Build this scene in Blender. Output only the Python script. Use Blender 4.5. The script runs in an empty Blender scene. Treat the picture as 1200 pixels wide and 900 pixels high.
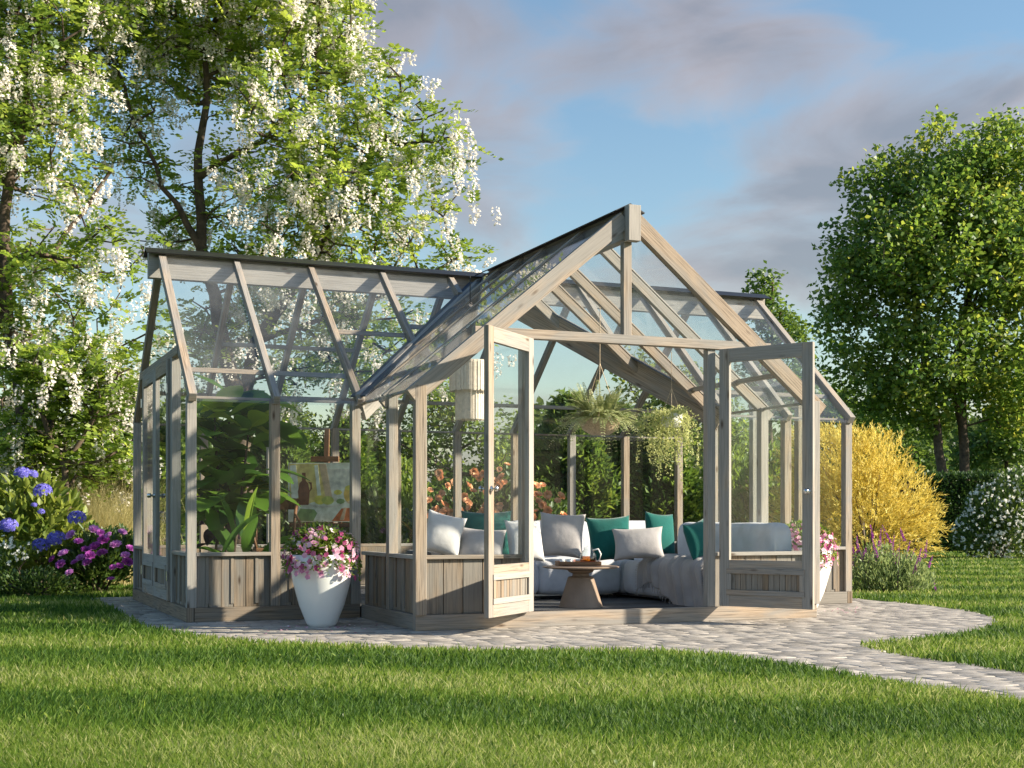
import bpy, bmesh, math
import numpy as np
from mathutils import Vector, Matrix
rng = np.random.default_rng(7)
PI = math.pi
S = bpy.context.scene
COL = S.collection

# ------------------------------------------------------------------ camera
F, TH, HZ = 1573.4, 0.3979, 608.7
CAM = np.array((-2.0704, -12.7997, 0.9832))
RT = np.array((math.cos(TH), -math.sin(TH), 0.0)); FW = np.array((math.sin(TH), math.cos(TH), 0.0))
cd = bpy.data.cameras.new('camera'); cam = bpy.data.objects.new('camera', cd); COL.objects.link(cam)
cam.location = CAM; cam.rotation_euler = (PI/2, 0, -TH)
cd.sensor_width = 36; cd.lens = F/1200*36; cd.shift_y = (HZ-450)/1200; cd.clip_end = 2000; cd.clip_start = 0.05
S.camera = cam

def W3(px, py, D):            # a photograph pixel at a depth -> a place in the garden
    return CAM + D*FW + (px-600)/F*D*RT + np.array((0, 0, (HZ-py)/F*D))
def G3(px, D, z=0.0):
    p = CAM + D*FW + (px-600)/F*D*RT
    return np.array((p[0], p[1], z))

# ------------------------------------------------------------------ world, sun, exposure
SUN_AZ, SUN_EL = math.radians(-7), math.radians(24)
sh = math.cos(SUN_AZ)*RT + math.sin(SUN_AZ)*FW
SUND = np.array((sh[0]*math.cos(SUN_EL), sh[1]*math.cos(SUN_EL), math.sin(SUN_EL)))
wd = bpy.data.worlds.new('World'); S.world = wd; wd.use_nodes = True
nt = wd.node_tree; N = nt.nodes; LK = nt.links
bg = N['Background']; bg.inputs['Strength'].default_value = 0.145
sky = N.new('ShaderNodeTexSky'); sky.sky_type = 'NISHITA'; sky.sun_disc = False
sky.sun_elevation = SUN_EL; sky.sun_rotation = math.atan2(SUND[0], SUND[1])
sky.air_density = 1.3; sky.dust_density = 0.6; sky.ozone_density = 2.0
tc = N.new('ShaderNodeTexCoord')
def vdot(a, v):
    n = N.new('ShaderNodeVectorMath'); n.operation = 'DOT_PRODUCT'; LK.new(a, n.inputs[0]); n.inputs[1].default_value = v; return n.outputs['Value']
def mth(op, a, b=None, clamp=False):
    n = N.new('ShaderNodeMath'); n.operation = op; n.use_clamp = clamp
    for i, x in enumerate((a, b)):
        if x is None: continue
        if isinstance(x, (int, float)): n.inputs[i].default_value = x
        else: LK.new(x, n.inputs[i])
    return n.outputs[0]
wn = N.new('ShaderNodeTexNoise'); wn.inputs['Scale'].default_value = 6; wn.inputs['Detail'].default_value = 10; wn.inputs['Roughness'].default_value = .56; wn.inputs['Distortion'].default_value = .5
mp = N.new('ShaderNodeMapping'); mp.inputs['Scale'].default_value = (1, 1, 2.3)
LK.new(tc.outputs['Generated'], mp.inputs[0]); LK.new(mp.outputs[0], wn.inputs['Vector'])
dens = mth('MULTIPLY', mth('SUBTRACT', wn.outputs['Fac'], .5), 2.2)
# banks of cloud, each at its own direction in the sky (bearing / height of their centres) and angular size
banks = [(800, 65, 170, 65, 1.0), (1090, 190, 210, 85, 1.1), (940, 300, 190, 60, .95), (575, 215, 120, 95, .9), (660, 40, 100, 60, .5),
         (430, 20, 60, 50, .8), (300, 170, 120, 60, .7), (60, 120, 160, 70, .6), (120, 270, 100, 60, .7), (850, 240, 110, 40, .5),
         (1180, 110, 90, 30, .9), (650, 320, 200, 40, .5), (1500, 150, 300, 130, 1), (-300, 150, 300, 130, .9), (700, -300, 500, 160, .8), (1400, -400, 400, 150, .8), (100, -350, 350, 130, .8)]
tot = None
for (x, y, rx, ry, a) in banks:
    d = W3(x, y, 1) - CAM; d /= np.linalg.norm(d)
    r = np.cross(d, (0, 0, 1)); r /= np.linalg.norm(r); u = np.cross(r, d)
    qa = mth('POWER', mth('MULTIPLY', vdot(tc.outputs['Generated'], tuple(r)), F/rx), 2)
    qb = mth('POWER', mth('MULTIPLY', vdot(tc.outputs['Generated'], tuple(u)), F/ry), 2)
    g = mth('MULTIPLY', mth('SUBTRACT', 1, mth('MULTIPLY', mth('ADD', qa, qb), .55)), a)
    g = mth('MAXIMUM', g, -.6)
    front = mth('GREATER_THAN', vdot(tc.outputs['Generated'], tuple(d)), 0)
    g = mth('SUBTRACT', mth('MULTIPLY', mth('ADD', g, .6), front), .6)
    tot = g if tot is None else mth('MAXIMUM', tot, g)
sepz = N.new('ShaderNodeSeparateXYZ'); LK.new(tc.outputs['Generated'], sepz.inputs[0])
low = mth('SUBTRACT', 1.25, mth('MULTIPLY', mth('ABSOLUTE', sepz.outputs[2]), 11))     # a bank of haze all round the horizon
tot = mth('MAXIMUM', tot, low)
cden = mth('ADD', tot, mth('MULTIPLY', dens, 1.6))
cm = N.new('ShaderNodeMapRange'); cm.interpolation_type = 'SMOOTHSTEP'; LK.new(cden, cm.inputs['Value'])
cm.inputs['From Min'].default_value = -.12; cm.inputs['From Max'].default_value = 1.25; cm.inputs['To Max'].default_value = .74
cr = N.new('ShaderNodeValToRGB')      # thin sunlit rims are rosy, thick undersides slate
wn2 = N.new('ShaderNodeTexNoise'); wn2.inputs['Distortion'].default_value = .6; wn2.inputs['Scale'].default_value = 5.5; wn2.inputs['Detail'].default_value = 5; LK.new(mp.outputs[0], wn2.inputs['Vector'])
LK.new(mth('ADD', mth('MULTIPLY', cden, .3), mth('MULTIPLY', wn2.outputs['Fac'], 1.0)), cr.inputs[0])
e = cr.color_ramp.elements
SKYK = 1.0
e[0].position = .3; e[0].color = (2.25, 1.8, 1.65, 1); e[1].position = .95; e[1].color = (.80, .79, .90, 1)
m2 = e.new(.62); m2.color = (1.42, 1.2, 1.19, 1)
hs = N.new('ShaderNodeHueSaturation'); hs.inputs['Saturation'].default_value = 1.12; hs.inputs['Value'].default_value = .455; LK.new(sky.outputs[0], hs.inputs['Color'])
mx = N.new('ShaderNodeMix'); mx.data_type = 'RGBA'
LK.new(cm.outputs[0], mx.inputs['Factor']); LK.new(hs.outputs[0], mx.inputs['A']); LK.new(cr.outputs[0], mx.inputs['B'])
LK.new(mx.outputs['Result'], bg.inputs['Color'])

sl = bpy.data.lights.new('sun', 'SUN'); sl.energy = 4.4; sl.angle = math.radians(1.0); sl.color = (1, .87, .68)
so = bpy.data.objects.new('sun', sl); COL.objects.link(so); so.rotation_euler = Vector(-SUND).to_track_quat('-Z', 'Y').to_euler(); so.location = (30, 0, 20)
S.view_settings.view_transform = 'Standard'; S.view_settings.look = 'None'; S.view_settings.gamma = 1; S.view_settings.use_curve_mapping = False
S.view_settings.exposure = 1.42
S.cycles.max_bounces = 8; S.cycles.diffuse_bounces = 3; S.cycles.glossy_bounces = 3; S.cycles.transmission_bounces = 4; S.cycles.transparent_max_bounces = 24
S.cycles.use_denoising = True; S.cycles.sample_clamp_indirect = 4

# ------------------------------------------------------------------ materials
def mat(name):
    m = bpy.data.materials.new(name); m.use_nodes = True
    return m, m.node_tree.nodes, m.node_tree.links, m.node_tree.nodes['Principled BSDF']
def ramp(n, stops):
    r = n.new('ShaderNodeValToRGB'); e = r.color_ramp.elements
    e[0].position, e[0].color = stops[0][0], (*stops[0][1], 1); e[1].position, e[1].color = stops[-1][0], (*stops[-1][1], 1)
    for p, c in stops[1:-1]:
        k = e.new(p); k.color = (*c, 1)
    return r
def plain(name, c, rough=.6, metal=0, noise=.12, scale=8, bump=0, coat=0):
    m, n, l, b = mat(name)
    t = n.new('ShaderNodeTexNoise'); t.inputs['Scale'].default_value = scale; t.inputs['Detail'].default_value = 5
    co = n.new('ShaderNodeTexCoord'); l.new(co.outputs['Object'], t.inputs['Vector'])
    r = ramp(n, [(.3, tuple(x*(1-noise) for x in c)), (.7, tuple(min(1, x*(1+noise)) for x in c))])
    l.new(t.outputs['Fac'], r.inputs[0]); l.new(r.outputs[0], b.inputs['Base Color'])
    b.inputs['Roughness'].default_value = rough; b.inputs['Metallic'].default_value = metal; b.inputs['Coat Weight'].default_value = coat
    if bump:
        bp = n.new('ShaderNodeBump'); bp.inputs['Strength'].default_value = bump; bp.inputs['Distance'].default_value = .01
        l.new(t.outputs['Fac'], bp.inputs['Height']); l.new(bp.outputs[0], b.inputs['Normal'])
    return m
def fabric(name, c, weave=500):
    m, n, l, b = mat(name)
    co = n.new('ShaderNodeTexCoord')
    t = n.new('ShaderNodeTexNoise'); t.inputs['Scale'].default_value = 6; t.inputs['Detail'].default_value = 6; l.new(co.outputs['Object'], t.inputs[0])
    t2 = n.new('ShaderNodeTexNoise'); t2.inputs['Scale'].default_value = weave; l.new(co.outputs['Object'], t2.inputs[0])
    r = ramp(n, [(.3, tuple(x*.86 for x in c)), (.7, tuple(min(1, x*1.1) for x in c))]); l.new(t.outputs['Fac'], r.inputs[0]); l.new(r.outputs[0], b.inputs['Base Color'])
    b.inputs['Roughness'].default_value = .95; b.inputs['Sheen Weight'].default_value = .25; b.inputs['Specular IOR Level'].default_value = .1
    bp = n.new('ShaderNodeBump'); bp.inputs['Strength'].default_value = .35; bp.inputs['Distance'].default_value = .002; l.new(t2.outputs['Fac'], bp.inputs['Height'])
    bp2 = n.new('ShaderNodeBump'); bp2.inputs['Strength'].default_value = .4; bp2.inputs['Distance'].default_value = .03; l.new(t.outputs['Fac'], bp2.inputs['Height']); l.new(bp.outputs[0], bp2.inputs['Normal'])
    l.new(bp2.outputs[0], b.inputs['Normal']); return m
def wood(name, warm, grey, dark, rough=.72, greymix=.5):
    m, n, l, b = mat(name)
    uv = n.new('ShaderNodeUVMap'); sp = n.new('ShaderNodeSeparateXYZ'); l.new(uv.outputs[0], sp.inputs[0])
    fl = n.new('ShaderNodeMath'); fl.operation = 'FLOOR'; dv = n.new('ShaderNodeMath'); dv.operation = 'DIVIDE'; dv.inputs[1].default_value = 40
    l.new(sp.outputs[0], dv.inputs[0]); l.new(dv.outputs[0], fl.inputs[0])
    wnz = n.new('ShaderNodeTexWhiteNoise'); wnz.noise_dimensions = '1D'; l.new(fl.outputs[0], wnz.inputs['W'])
    def noise(sx, sy, sc, det, dist=0):
        mpn = n.new('ShaderNodeMapping'); mpn.inputs['Scale'].default_value = (sx, sy, 1); l.new(uv.outputs[0], mpn.inputs[0])
        t = n.new('ShaderNodeTexNoise'); t.inputs['Scale'].default_value = sc; t.inputs['Detail'].default_value = det; t.inputs['Distortion'].default_value = dist
        l.new(mpn.outputs[0], t.inputs[0]); return t.outputs['Fac']
    grain = noise(1.2, 38, 2.2, 6, .6); blot = noise(1.1, 5, 1.3, 5, .8); fine = noise(3, 160, 2, 3)
    r1 = ramp(n, [(.34, dark), (.5, warm), (.72, tuple(min(1, x*1.22) for x in warm))]); l.new(grain, r1.inputs[0])
    r2 = ramp(n, [(.3, tuple(x*.74 for x in grey)), (.5, grey), (.7, tuple(min(1, x*1.12) for x in grey))]); l.new(grain, r2.inputs[0])
    rb = ramp(n, [(.30, (0, 0, 0)), (.58, (1, 1, 1))]); 
    ad = n.new('ShaderNodeMath'); ad.operation = 'MULTIPLY_ADD'; l.new(wnz.outputs['Value'], ad.inputs[0]); ad.inputs[1].default_value = .38; 
    sb = n.new('ShaderNodeMath'); sb.operation = 'SUBTRACT'; l.new(blot, sb.inputs[0]); sb.inputs[1].default_value = .72-greymix; l.new(sb.outputs[0], ad.inputs[2])
    l.new(ad.outputs[0], rb.inputs[0])
    mxx = n.new('ShaderNodeMix'); mxx.data_type = 'RGBA'; l.new(rb.outputs[0], mxx.inputs['Factor']); l.new(r1.outputs[0], mxx.inputs['A']); l.new(r2.outputs[0], mxx.inputs['B'])
    # knots
    vm = n.new('ShaderNodeMapping'); vm.inputs['Scale'].default_value = (2.6, 8, 1); l.new(uv.outputs[0], vm.inputs[0])
    vo = n.new('ShaderNodeTexVoronoi'); vo.inputs['Scale'].default_value = 1; l.new(vm.outputs[0], vo.inputs['Vector'])
    rk = ramp(n, [(.04, (.30, .23, .18)), (.16, (1, 1, 1))]); l.new(vo.outputs['Distance'], rk.inputs[0])
    mk = n.new('ShaderNodeMix'); mk.data_type = 'RGBA'; mk.blend_type = 'MULTIPLY'; mk.inputs['Factor'].default_value = 1
    l.new(mxx.outputs['Result'], mk.inputs['A']); l.new(rk.outputs[0], mk.inputs['B'])
    hv = n.new('ShaderNodeHueSaturation'); l.new(mk.outputs['Result'], hv.inputs['Color'])
    vv = n.new('ShaderNodeMapRange'); vv.inputs['To Min'].default_value = .78; vv.inputs['To Max'].default_value = 1.16; l.new(wnz.outputs['Value'], vv.inputs['Value']); l.new(vv.outputs[0], hv.inputs['Value'])
    l.new(hv.outputs[0], b.inputs['Base Color']); b.inputs['Roughness'].default_value = rough; b.inputs['Specular IOR Level'].default_value = .3
    bp = n.new('ShaderNodeBump'); bp.inputs['Strength'].default_value = .4; bp.inputs['Distance'].default_value = .004; l.new(fine, bp.inputs['Height'])
    bp2 = n.new('ShaderNodeBump'); bp2.inputs['Strength'].default_value = .4; bp2.inputs['Distance'].default_value = .006; l.new(grain, bp2.inputs['Height']); l.new(bp.outputs[0], bp2.inputs['Normal']); l.new(bp2.outputs[0], b.inputs['Normal'])
    return m
def leafmat(name, stops, trans=.4, gloss=.08, rough=.5, hue=None):
    m, n, l, b = mat(name); n.remove(b)
    at = n.new('ShaderNodeAttribute'); at.attribute_name = 'var'
    r = ramp(n, stops); l.new(at.outputs['Fac'], r.inputs[0])
    d = n.new('ShaderNodeBsdfDiffuse'); t = n.new('ShaderNodeBsdfTranslucent'); g = n.new('ShaderNodeBsdfGlossy'); g.inputs['Roughness'].default_value = rough
    g.inputs['Color'].default_value = (.75, .8, .85, 1)
    hv = n.new('ShaderNodeHueSaturation'); hv.inputs['Hue'].default_value = .5 if stops[0][1][0] > stops[0][1][1] or stops[0][1][2] > stops[0][1][1] else .485; hv.inputs['Value'].default_value = 1.5; l.new(r.outputs[0], hv.inputs['Color'])
    l.new(r.outputs[0], d.inputs[0]); l.new(hv.outputs[0], t.inputs[0])
    m1 = n.new('ShaderNodeMixShader'); m1.inputs[0].default_value = trans; l.new(d.outputs[0], m1.inputs[1]); l.new(t.outputs[0], m1.inputs[2])
    m3 = n.new('ShaderNodeMixShader'); m3.inputs[0].default_value = gloss*.5; l.new(m1.outputs[0], m3.inputs[1]); l.new(g.outputs[0], m3.inputs[2])
    l.new(m3.outputs[0], n['Material Output'].inputs[0]); return m
def glass(name, tint, refl=1.0, haze=0.0, ior=1.5):
    m, n, l, b = mat(name); n.remove(b)
    t = n.new('ShaderNodeBsdfTransparent'); t.inputs[0].default_value = (*tint, 1)
    g = n.new('ShaderNodeBsdfGlossy'); g.inputs['Roughness'].default_value = .015
    fr = n.new('ShaderNodeFresnel'); geo = n.new('ShaderNodeNewGeometry'); im = n.new('ShaderNodeMapRange'); im.inputs['To Min'].default_value = ior; im.inputs['To Max'].default_value = 1/ior; l.new(geo.outputs['Backfacing'], im.inputs['Value']); l.new(im.outputs[0], fr.inputs[0])
    mu = n.new('ShaderNodeMath'); mu.operation = 'MULTIPLY'; mu.inputs[1].default_value = refl; mu.use_clamp = True; l.new(fr.outputs[0], mu.inputs[0])
    x = n.new('ShaderNodeMixShader'); l.new(mu.outputs[0], x.inputs[0]); l.new(t.outputs[0], x.inputs[1]); l.new(g.outputs[0], x.inputs[2])
    out = x
    if haze:
        no = n.new('ShaderNodeTexNoise'); no.inputs['Scale'].default_value = 3; no.inputs['Detail'].default_value = 6
        co = n.new('ShaderNodeTexCoord'); l.new(co.outputs['Object'], no.inputs[0])
        rr = ramp(n, [(.35, (haze*.5,)*3), (.75, (haze*1.5,)*3)]); l.new(no.outputs['Fac'], rr.inputs[0])
        df = n.new('ShaderNodeBsdfDiffuse'); df.inputs[0].default_value = (.75, .78, .8, 1)
        y = n.new('ShaderNodeMixShader'); l.new(rr.outputs[0], y.inputs[0]); l.new(x.outputs[0], y.inputs[1]); l.new(df.outputs[0], y.inputs[2]); out = y
    l.new(out.outputs[0], n['Material Output'].inputs[0]); return m

M = {}
M['wood'] = wood('weathered_wood', (.395, .315, .24), (.285, .27, .252), (.205, .155, .112), greymix=.56)
M['plank'] = wood('weathered_planks', (.27, .205, .145), (.20, .185, .165), (.14, .105, .07), greymix=.52)
M['deck'] = wood('dark_deck', (.07, .07, .075), (.085, .09, .10), (.03, .03, .032))
M['brown'] = wood('brown_wood', (.20, .105, .055), (.17, .10, .06), (.09, .045, .025), rough=.5, greymix=.2)
M['table'] = plain('table_wood', (.26, .185, .135), .55, 0, .18, 5, .1)
M['glass'] = glass('wall_glass', (.985, .995, .99), .26, .003)
M['roof_glass'] = glass('roof_glass', (.98, .988, .99), .65, .028)
M['clear_glass'] = glass('clear_glass', (.95, .97, .96), 1.3)
M['tea'] = glass('tea', (.75, .38, .08), .3)
M['black_metal'] = plain('black_sheet_metal', (.012, .012, .013), .38, .0)
M['blue_metal'] = plain('valley_sheet_metal', (.07, .09, .13), .4, .3)
M['steel'] = plain('brushed_steel', (.6, .6, .6), .25, 1)
M['sofa'] = fabric('sofa_fabric', (.52, .54, .61))
M['white_cloth'] = fabric('white_cloth', (.62, .61, .62))
M['grey_cloth'] = fabric('grey_cloth', (.42, .40, .41))
M['teal_cloth'] = fabric('teal_cloth', (.012, .115, .105))
M['dark_cloth'] = fabric('dark_cloth', (.055, .058, .07))
M['throw'] = fabric('throw_cloth', (.31, .295, .30))
M['pot'] = plain('white_glaze', (.80, .80, .80), .28, 0, .03, 3, 0, .3)
M['rattan'] = plain('rattan', (.55, .43, .30), .7, 0, .3, 60, .4)
M['tassel'] = plain('tassel_cotton', (.78, .70, .60), .9, 0, .12, 30)
M['terracotta'] = plain('terracotta', (.35, .16, .08), .8)
M['soil'] = plain('soil', (.03, .022, .015), .95, 0, .4, 30, .5)
M['bark'] = plain('bark', (.085, .062, .045), .9, 0, .45, 9, .8)
M['bark_red'] = plain('bark_red', (.12, .075, .05), .9, 0, .45, 9, .8)
M['wall_paint'] = plain('garden_wall_render', (.55, .55, .52), .85, 0, .08, 2)
M['robinia'] = leafmat('robinia_leaf', [(0, (.105, .19, .028)), (.5, (.20, .31, .042)), (1, (.33, .42, .07))], .55)
M['robinia_flower'] = leafmat('robinia_blossom', [(0, (.66, .62, .57)), (1, (.93, .91, .88))], .35, .02)
M['maple'] = leafmat('maple_leaf', [(0, (.075, .165, .026)), (.6, (.165, .265, .036)), (1, (.32, .36, .055))], .55)
M['conifer'] = leafmat('conifer_leaf', [(0, (.05, .11, .02)), (.6, (.13, .22, .03)), (1, (.24, .32, .045))], .45)
M['hedge'] = leafmat('hedge_leaf', [(0, (.02, .05, .012)), (1, (.05, .11, .02))], .25)
M['green'] = leafmat('shrub_leaf', [(0, (.08, .14, .02)), (.6, (.17, .25, .032)), (1, (.28, .35, .05))], .5)
M['dark_green'] = leafmat('dark_shrub_leaf', [(0, (.04, .085, .018)), (.6, (.085, .15, .025)), (1, (.16, .22, .035))], .42)
M['yellow'] = leafmat('golden_leaf', [(0, (.40, .30, .05)), (.5, (.60, .48, .10)), (1, (.74, .65, .22))], .35, .03)
M['far'] = leafmat('far_leaf', [(0, (.05, .09, .03)), (1, (.12, .17, .05))], .35, 0)
M['birch'] = leafmat('birch_leaf', [(0, (.06, .13, .02)), (1, (.16, .25, .04))], .45)
M['glossy'] = leafmat('glossy_leaf', [(0, (.035, .10, .02)), (.5, (.11, .23, .03)), (1, (.36, .46, .05))], .48, .12, .35)
M['purple_leaf'] = leafmat('purple_leaf', [(0, (.02, .015, .02)), (1, (.06, .03, .045))], .2, .25, .35)
M['hydrangea_leaf'] = leafmat('hydrangea_leaf', [(0, (.10, .17, .025)), (1, (.28, .33, .06))], .45, .06)
M['hydrangea'] = leafmat('hydrangea_flower', [(0, (.10, .10, .42)), (.6, (.20, .19, .66)), (1, (.45, .42, .82))], .3, 0)
M['peony'] = leafmat('peony_petal', [(0, (.30, .04, .30)), (.6, (.50, .14, .52)), (1, (.76, .48, .76))], .35, 0)
M['petunia'] = leafmat('petunia_petal', [(0, (.34, .05, .16)), (.4, (.58, .22, .38)), (.75, (.72, .45, .58)), (1, (.84, .72, .78))], .35, 0)
M['rose'] = leafmat('rose_petal', [(0, (.80, .42, .24)), (.5, (.88, .57, .36)), (1, (.92, .74, .55))], .15, 0)
M['white_flower'] = leafmat('white_petal', [(0, (.65, .65, .6)), (1, (.88, .88, .85))], .3, 0)
M['salvia'] = leafmat('salvia_petal', [(0, (.20, .03, .24)), (1, (.50, .12, .50))], .3, 0)
M['salvia_leaf'] = leafmat('salvia_leaf', [(0, (.15, .22, .08)), (1, (.32, .40, .16))], .35, .05)
M['straw'] = leafmat('straw_blade', [(0, (.34, .31, .13)), (1, (.66, .60, .34))], .35, .03)
M['fern'] = leafmat('fern_leaf', [(0, (.17, .21, .08)), (.6, (.32, .37, .16)), (1, (.52, .54, .30))], .35, .05)
M['trail'] = leafmat('trailing_leaf', [(0, (.28, .33, .11)), (1, (.62, .64, .28))], .4, .05)
M['blade'] = leafmat('grass_blade', [(0, (.03, .08, .012)), (.40, (.10, .19, .022)), (.70, (.19, .275, .05)), (1, (.44, .46, .20))], .45, .02, .5)

# ------------------------------------------------------------------ object helpers
def link(o, parent=None):
    COL.objects.link(o)
    if parent is not None: o.parent = parent
    return o
def tag(o, label=None, cat=None, group=None, kind=None):
    if label: o['label'] = label
    if cat: o['category'] = cat
    if group: o['group'] = group
    if kind: o['kind'] = kind
    return o
def thing(name, label, cat, loc=(0, 0, 0), rz=0, group=None):
    o = bpy.data.objects.new(name, None); o.empty_display_size = .1; link(o)
    o.location = tuple(loc); o.rotation_euler = (0, 0, rz)
    return tag(o, label, cat, group)
UVK = [0]
class MB:
    """collects boards, tubes and lathed shapes; build() links them as ONE mesh"""
    def __init__(s): s.v = []; s.f = []; s.uv = []; s.mi = []
    def beam(s, p0, p1, w, h, side=None, mi=0, taper=None):
        # board from p0 to p1; w measured along `side`, h across both
        p0 = np.array(p0, float); p1 = np.array(p1, float); d = p1-p0; L = np.linalg.norm(d); d /= L
        if side is None: side = (1, 0, 0) if abs(d[2]) > .9 else (0, 0, 1)
        a = np.array(side, float); a -= d*a.dot(d); a /= np.linalg.norm(a); b = np.cross(d, a)
        w2, h2 = (w, h) if taper is None else taper
        k = len(s.v)
        for P, ww, hh in ((p0, w, h), (p1, w2, h2)):
            for sa, sb in ((-1, -1), (1, -1), (1, 1), (-1, 1)): s.v.append(P+a*sa*ww/2+b*sb*hh/2)
        UVK[0] += 1; u0 = UVK[0]*40+10; v0 = (UVK[0]*7.31) % 19
        for i in range(4):
            j = (i+1) % 4; s.f.append((k+i, k+j, k+4+j, k+4+i)); ww = (w if i % 2 == 0 else h); vv = v0+i*.7
            s.uv.append([(u0, vv), (u0, vv+ww), (u0+L, vv+ww), (u0+L, vv)]); s.mi.append(mi)
        s.f.append((k+3, k+2, k+1, k)); s.uv.append([(u0, v0), (u0+.02, v0), (u0+.02, v0+h), (u0, v0+h)]); s.mi.append(mi)
        s.f.append((k+4, k+5, k+6, k+7)); s.uv.append([(u0, v0), (u0+.02, v0), (u0+.02, v0+h), (u0, v0+h)]); s.mi.append(mi)
        return s
    def box(s, c, size, mi=0, rz=0):
        # longest side carries the grain
        ax = int(np.argmax(size)); d = np.zeros(3); d[ax] = size[ax]/2; o = [i for i in range(3) if i != ax]
        sd = np.zeros(3); sd[o[0]] = 1
        if rz:
            Rm = np.array(Matrix.Rotation(rz, 3, 'Z')); d = Rm@d; sd = Rm@sd
        return s.beam(np.array(c)-d, np.array(c)+d, size[o[0]], size[o[1]], sd, mi)
    def prism(s, poly, thick, mi=0):
        poly = [np.array(p, float) for p in poly]; n = np.cross(poly[1]-poly[0], poly[2]-poly[0]); n /= np.linalg.norm(n); k = len(s.v); m = len(poly)
        for sg in (-.5, .5):
            for p in poly: s.v.append(p+n*thick*sg)
        s.f.append(tuple(range(k+m-1, k-1, -1))); s.f.append(tuple(range(k+m, k+2*m)))
        for i in range(m): j = (i+1) % m; s.f.append((k+i, k+j, k+m+j, k+m+i))
        UVK[0] += 1
        ax = poly[1]-poly[0]; ax /= np.linalg.norm(ax); bx = np.cross(n, ax)
        for fc in s.f[-(m+2):]: s.uv.append([(UVK[0]*40+10+(s.v[i]-poly[0]).dot(ax), (s.v[i]-poly[0]).dot(bx)) for i in fc]); s.mi.append(mi)
        return s
    def lathe(s, prof, c=(0, 0, 0), n=32, mi=0, close=False):
        k = len(s.v); c = np.array(c, float); m = len(prof)
        for r, z in prof:
            for i in range(n): a = 2*PI*i/n; s.v.append(c+np.array((r*math.cos(a), r*math.sin(a), z)))
        for j in range(m-1):
            for i in range(n):
                i2 = (i+1) % n; s.f.append((k+j*n+i, k+j*n+i2, k+(j+1)*n+i2, k+(j+1)*n+i)); s.mi.append(mi)
                s.uv.append([(i*.05, prof[j][1]), (i*.05+.05, prof[j][1]), (i*.05+.05, prof[j+1][1]), (i*.05, prof[j+1][1])])
        for j, rev in ((0, True), (m-1, False)):
            if prof[j][0] > 1e-4:
                q = [k+j*n+i for i in range(n)]; s.f.append(tuple(q[::-1] if rev else q)); s.mi.append(mi); s.uv.append([(s.v[x][0], s.v[x][1]) for x in s.f[-1]])
        return s
    def tube(s, pts, r, n=8, mi=0, r1=None):
        pts = [np.array(p, float) for p in pts]; k = len(s.v); m = len(pts); acc = 0
        ref = np.array((.3, .2, .93))
        for i, p in enumerate(pts):
            d = pts[min(i+1, m-1)]-pts[max(i-1, 0)]; d /= np.linalg.norm(d)+1e-9
            a = np.cross(d, ref); 
            if np.linalg.norm(a) < .1: a = np.cross(d, (1, 0, 0))
            a /= np.linalg.norm(a); b = np.cross(d, a); rr = r if r1 is None else r+(r1-r)*i/(m-1)
            for q in range(n): an = 2*PI*q/n; s.v.append(p+a*rr*math.cos(an)+b*rr*math.sin(an))
        for j in range(m-1):
            for i in range(n): i2 = (i+1) % n; s.f.append((k+j*n+i, k+j*n+i2, k+(j+1)*n+i2, k+(j+1)*n+i)); s.mi.append(mi); s.uv.append([(j*.1+10, i*.02), (j*.1+10, i*.02+.02), (j*.1+10.1, i*.02+.02), (j*.1+10.1, i*.02)])
        for j, rev in ((0, True), (m-1, False)):
            q = [k+j*n+i for i in range(n)]; s.f.append(tuple(q[::-1] if rev else q)); s.mi.append(mi); s.uv.append([(10, 0)]*n)
        return s
    def build(s, name, mats, parent=None, bevel=0, smooth=False, subsurf=0):
        me = bpy.data.meshes.new(name); me.from_pydata([tuple(x) for x in s.v], [], s.f)
        for mm in (mats if isinstance(mats, (list, tuple)) else [mats]): me.materials.append(mm)
        uvl = me.uv_layers.new(name='UVMap'); flat = [c for q in s.uv for p in q for c in p]; uvl.data.foreach_set('uv', flat)
        me.polygons.foreach_set('material_index', s.mi)
        if smooth: me.polygons.foreach_set('use_smooth', [True]*len(s.f))
        bm = bmesh.new(); bm.from_mesh(me); bmesh.ops.recalc_face_normals(bm, faces=bm.faces); bm.to_mesh(me); bm.free()
        me.update(); o = bpy.data.objects.new(name, me); link(o, parent)
        if bevel:
            b = o.modifiers.new('bevel', 'BEVEL'); b.width = bevel; b.segments = 2; b.limit_method = 'ANGLE'; b.angle_limit = math.radians(50)
        if subsurf:
            b = o.modifiers.new('sub', 'SUBSURF'); b.levels = subsurf; b.render_levels = subsurf
        return o
def npmesh(name, V, Fq, mats, parent=None, var=None, mi=None, smooth=False):
    """V (n,3); Fq list of int arrays (m,k), one per polygon size; var per face"""
    V = np.asarray(V, np.float32); Fq = [np.asarray(f, np.int32) for f in Fq if len(f)]
    me = bpy.data.meshes.new(name); me.vertices.add(len(V)); me.vertices.foreach_set('co', V.ravel())
    idx = np.concatenate([f.ravel() for f in Fq]); tot = np.concatenate([np.full(len(f), f.shape[1], np.int32) for f in Fq])
    st = np.concatenate([[0], np.cumsum(tot)[:-1]]).astype(np.int32)
    me.loops.add(len(idx)); me.loops.foreach_set('vertex_index', idx); me.polygons.add(len(tot)); me.polygons.foreach_set('loop_start', st); me.polygons.foreach_set('loop_total', tot)
    for m in (mats if isinstance(mats, (list, tuple)) else [mats]): me.materials.append(m)
    if mi is not None: me.polygons.foreach_set('material_index', np.asarray(mi, np.int32))
    if smooth: me.polygons.foreach_set('use_smooth', np.ones(len(tot), bool))
    me.update(calc_edges=True)
    if var is not None:
        a = me.attributes.new('var', 'FLOAT', 'FACE'); a.data.foreach_set('value', np.asarray(var, np.float32))
    me.validate()
    return link(bpy.data.objects.new(name, me), parent)
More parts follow.
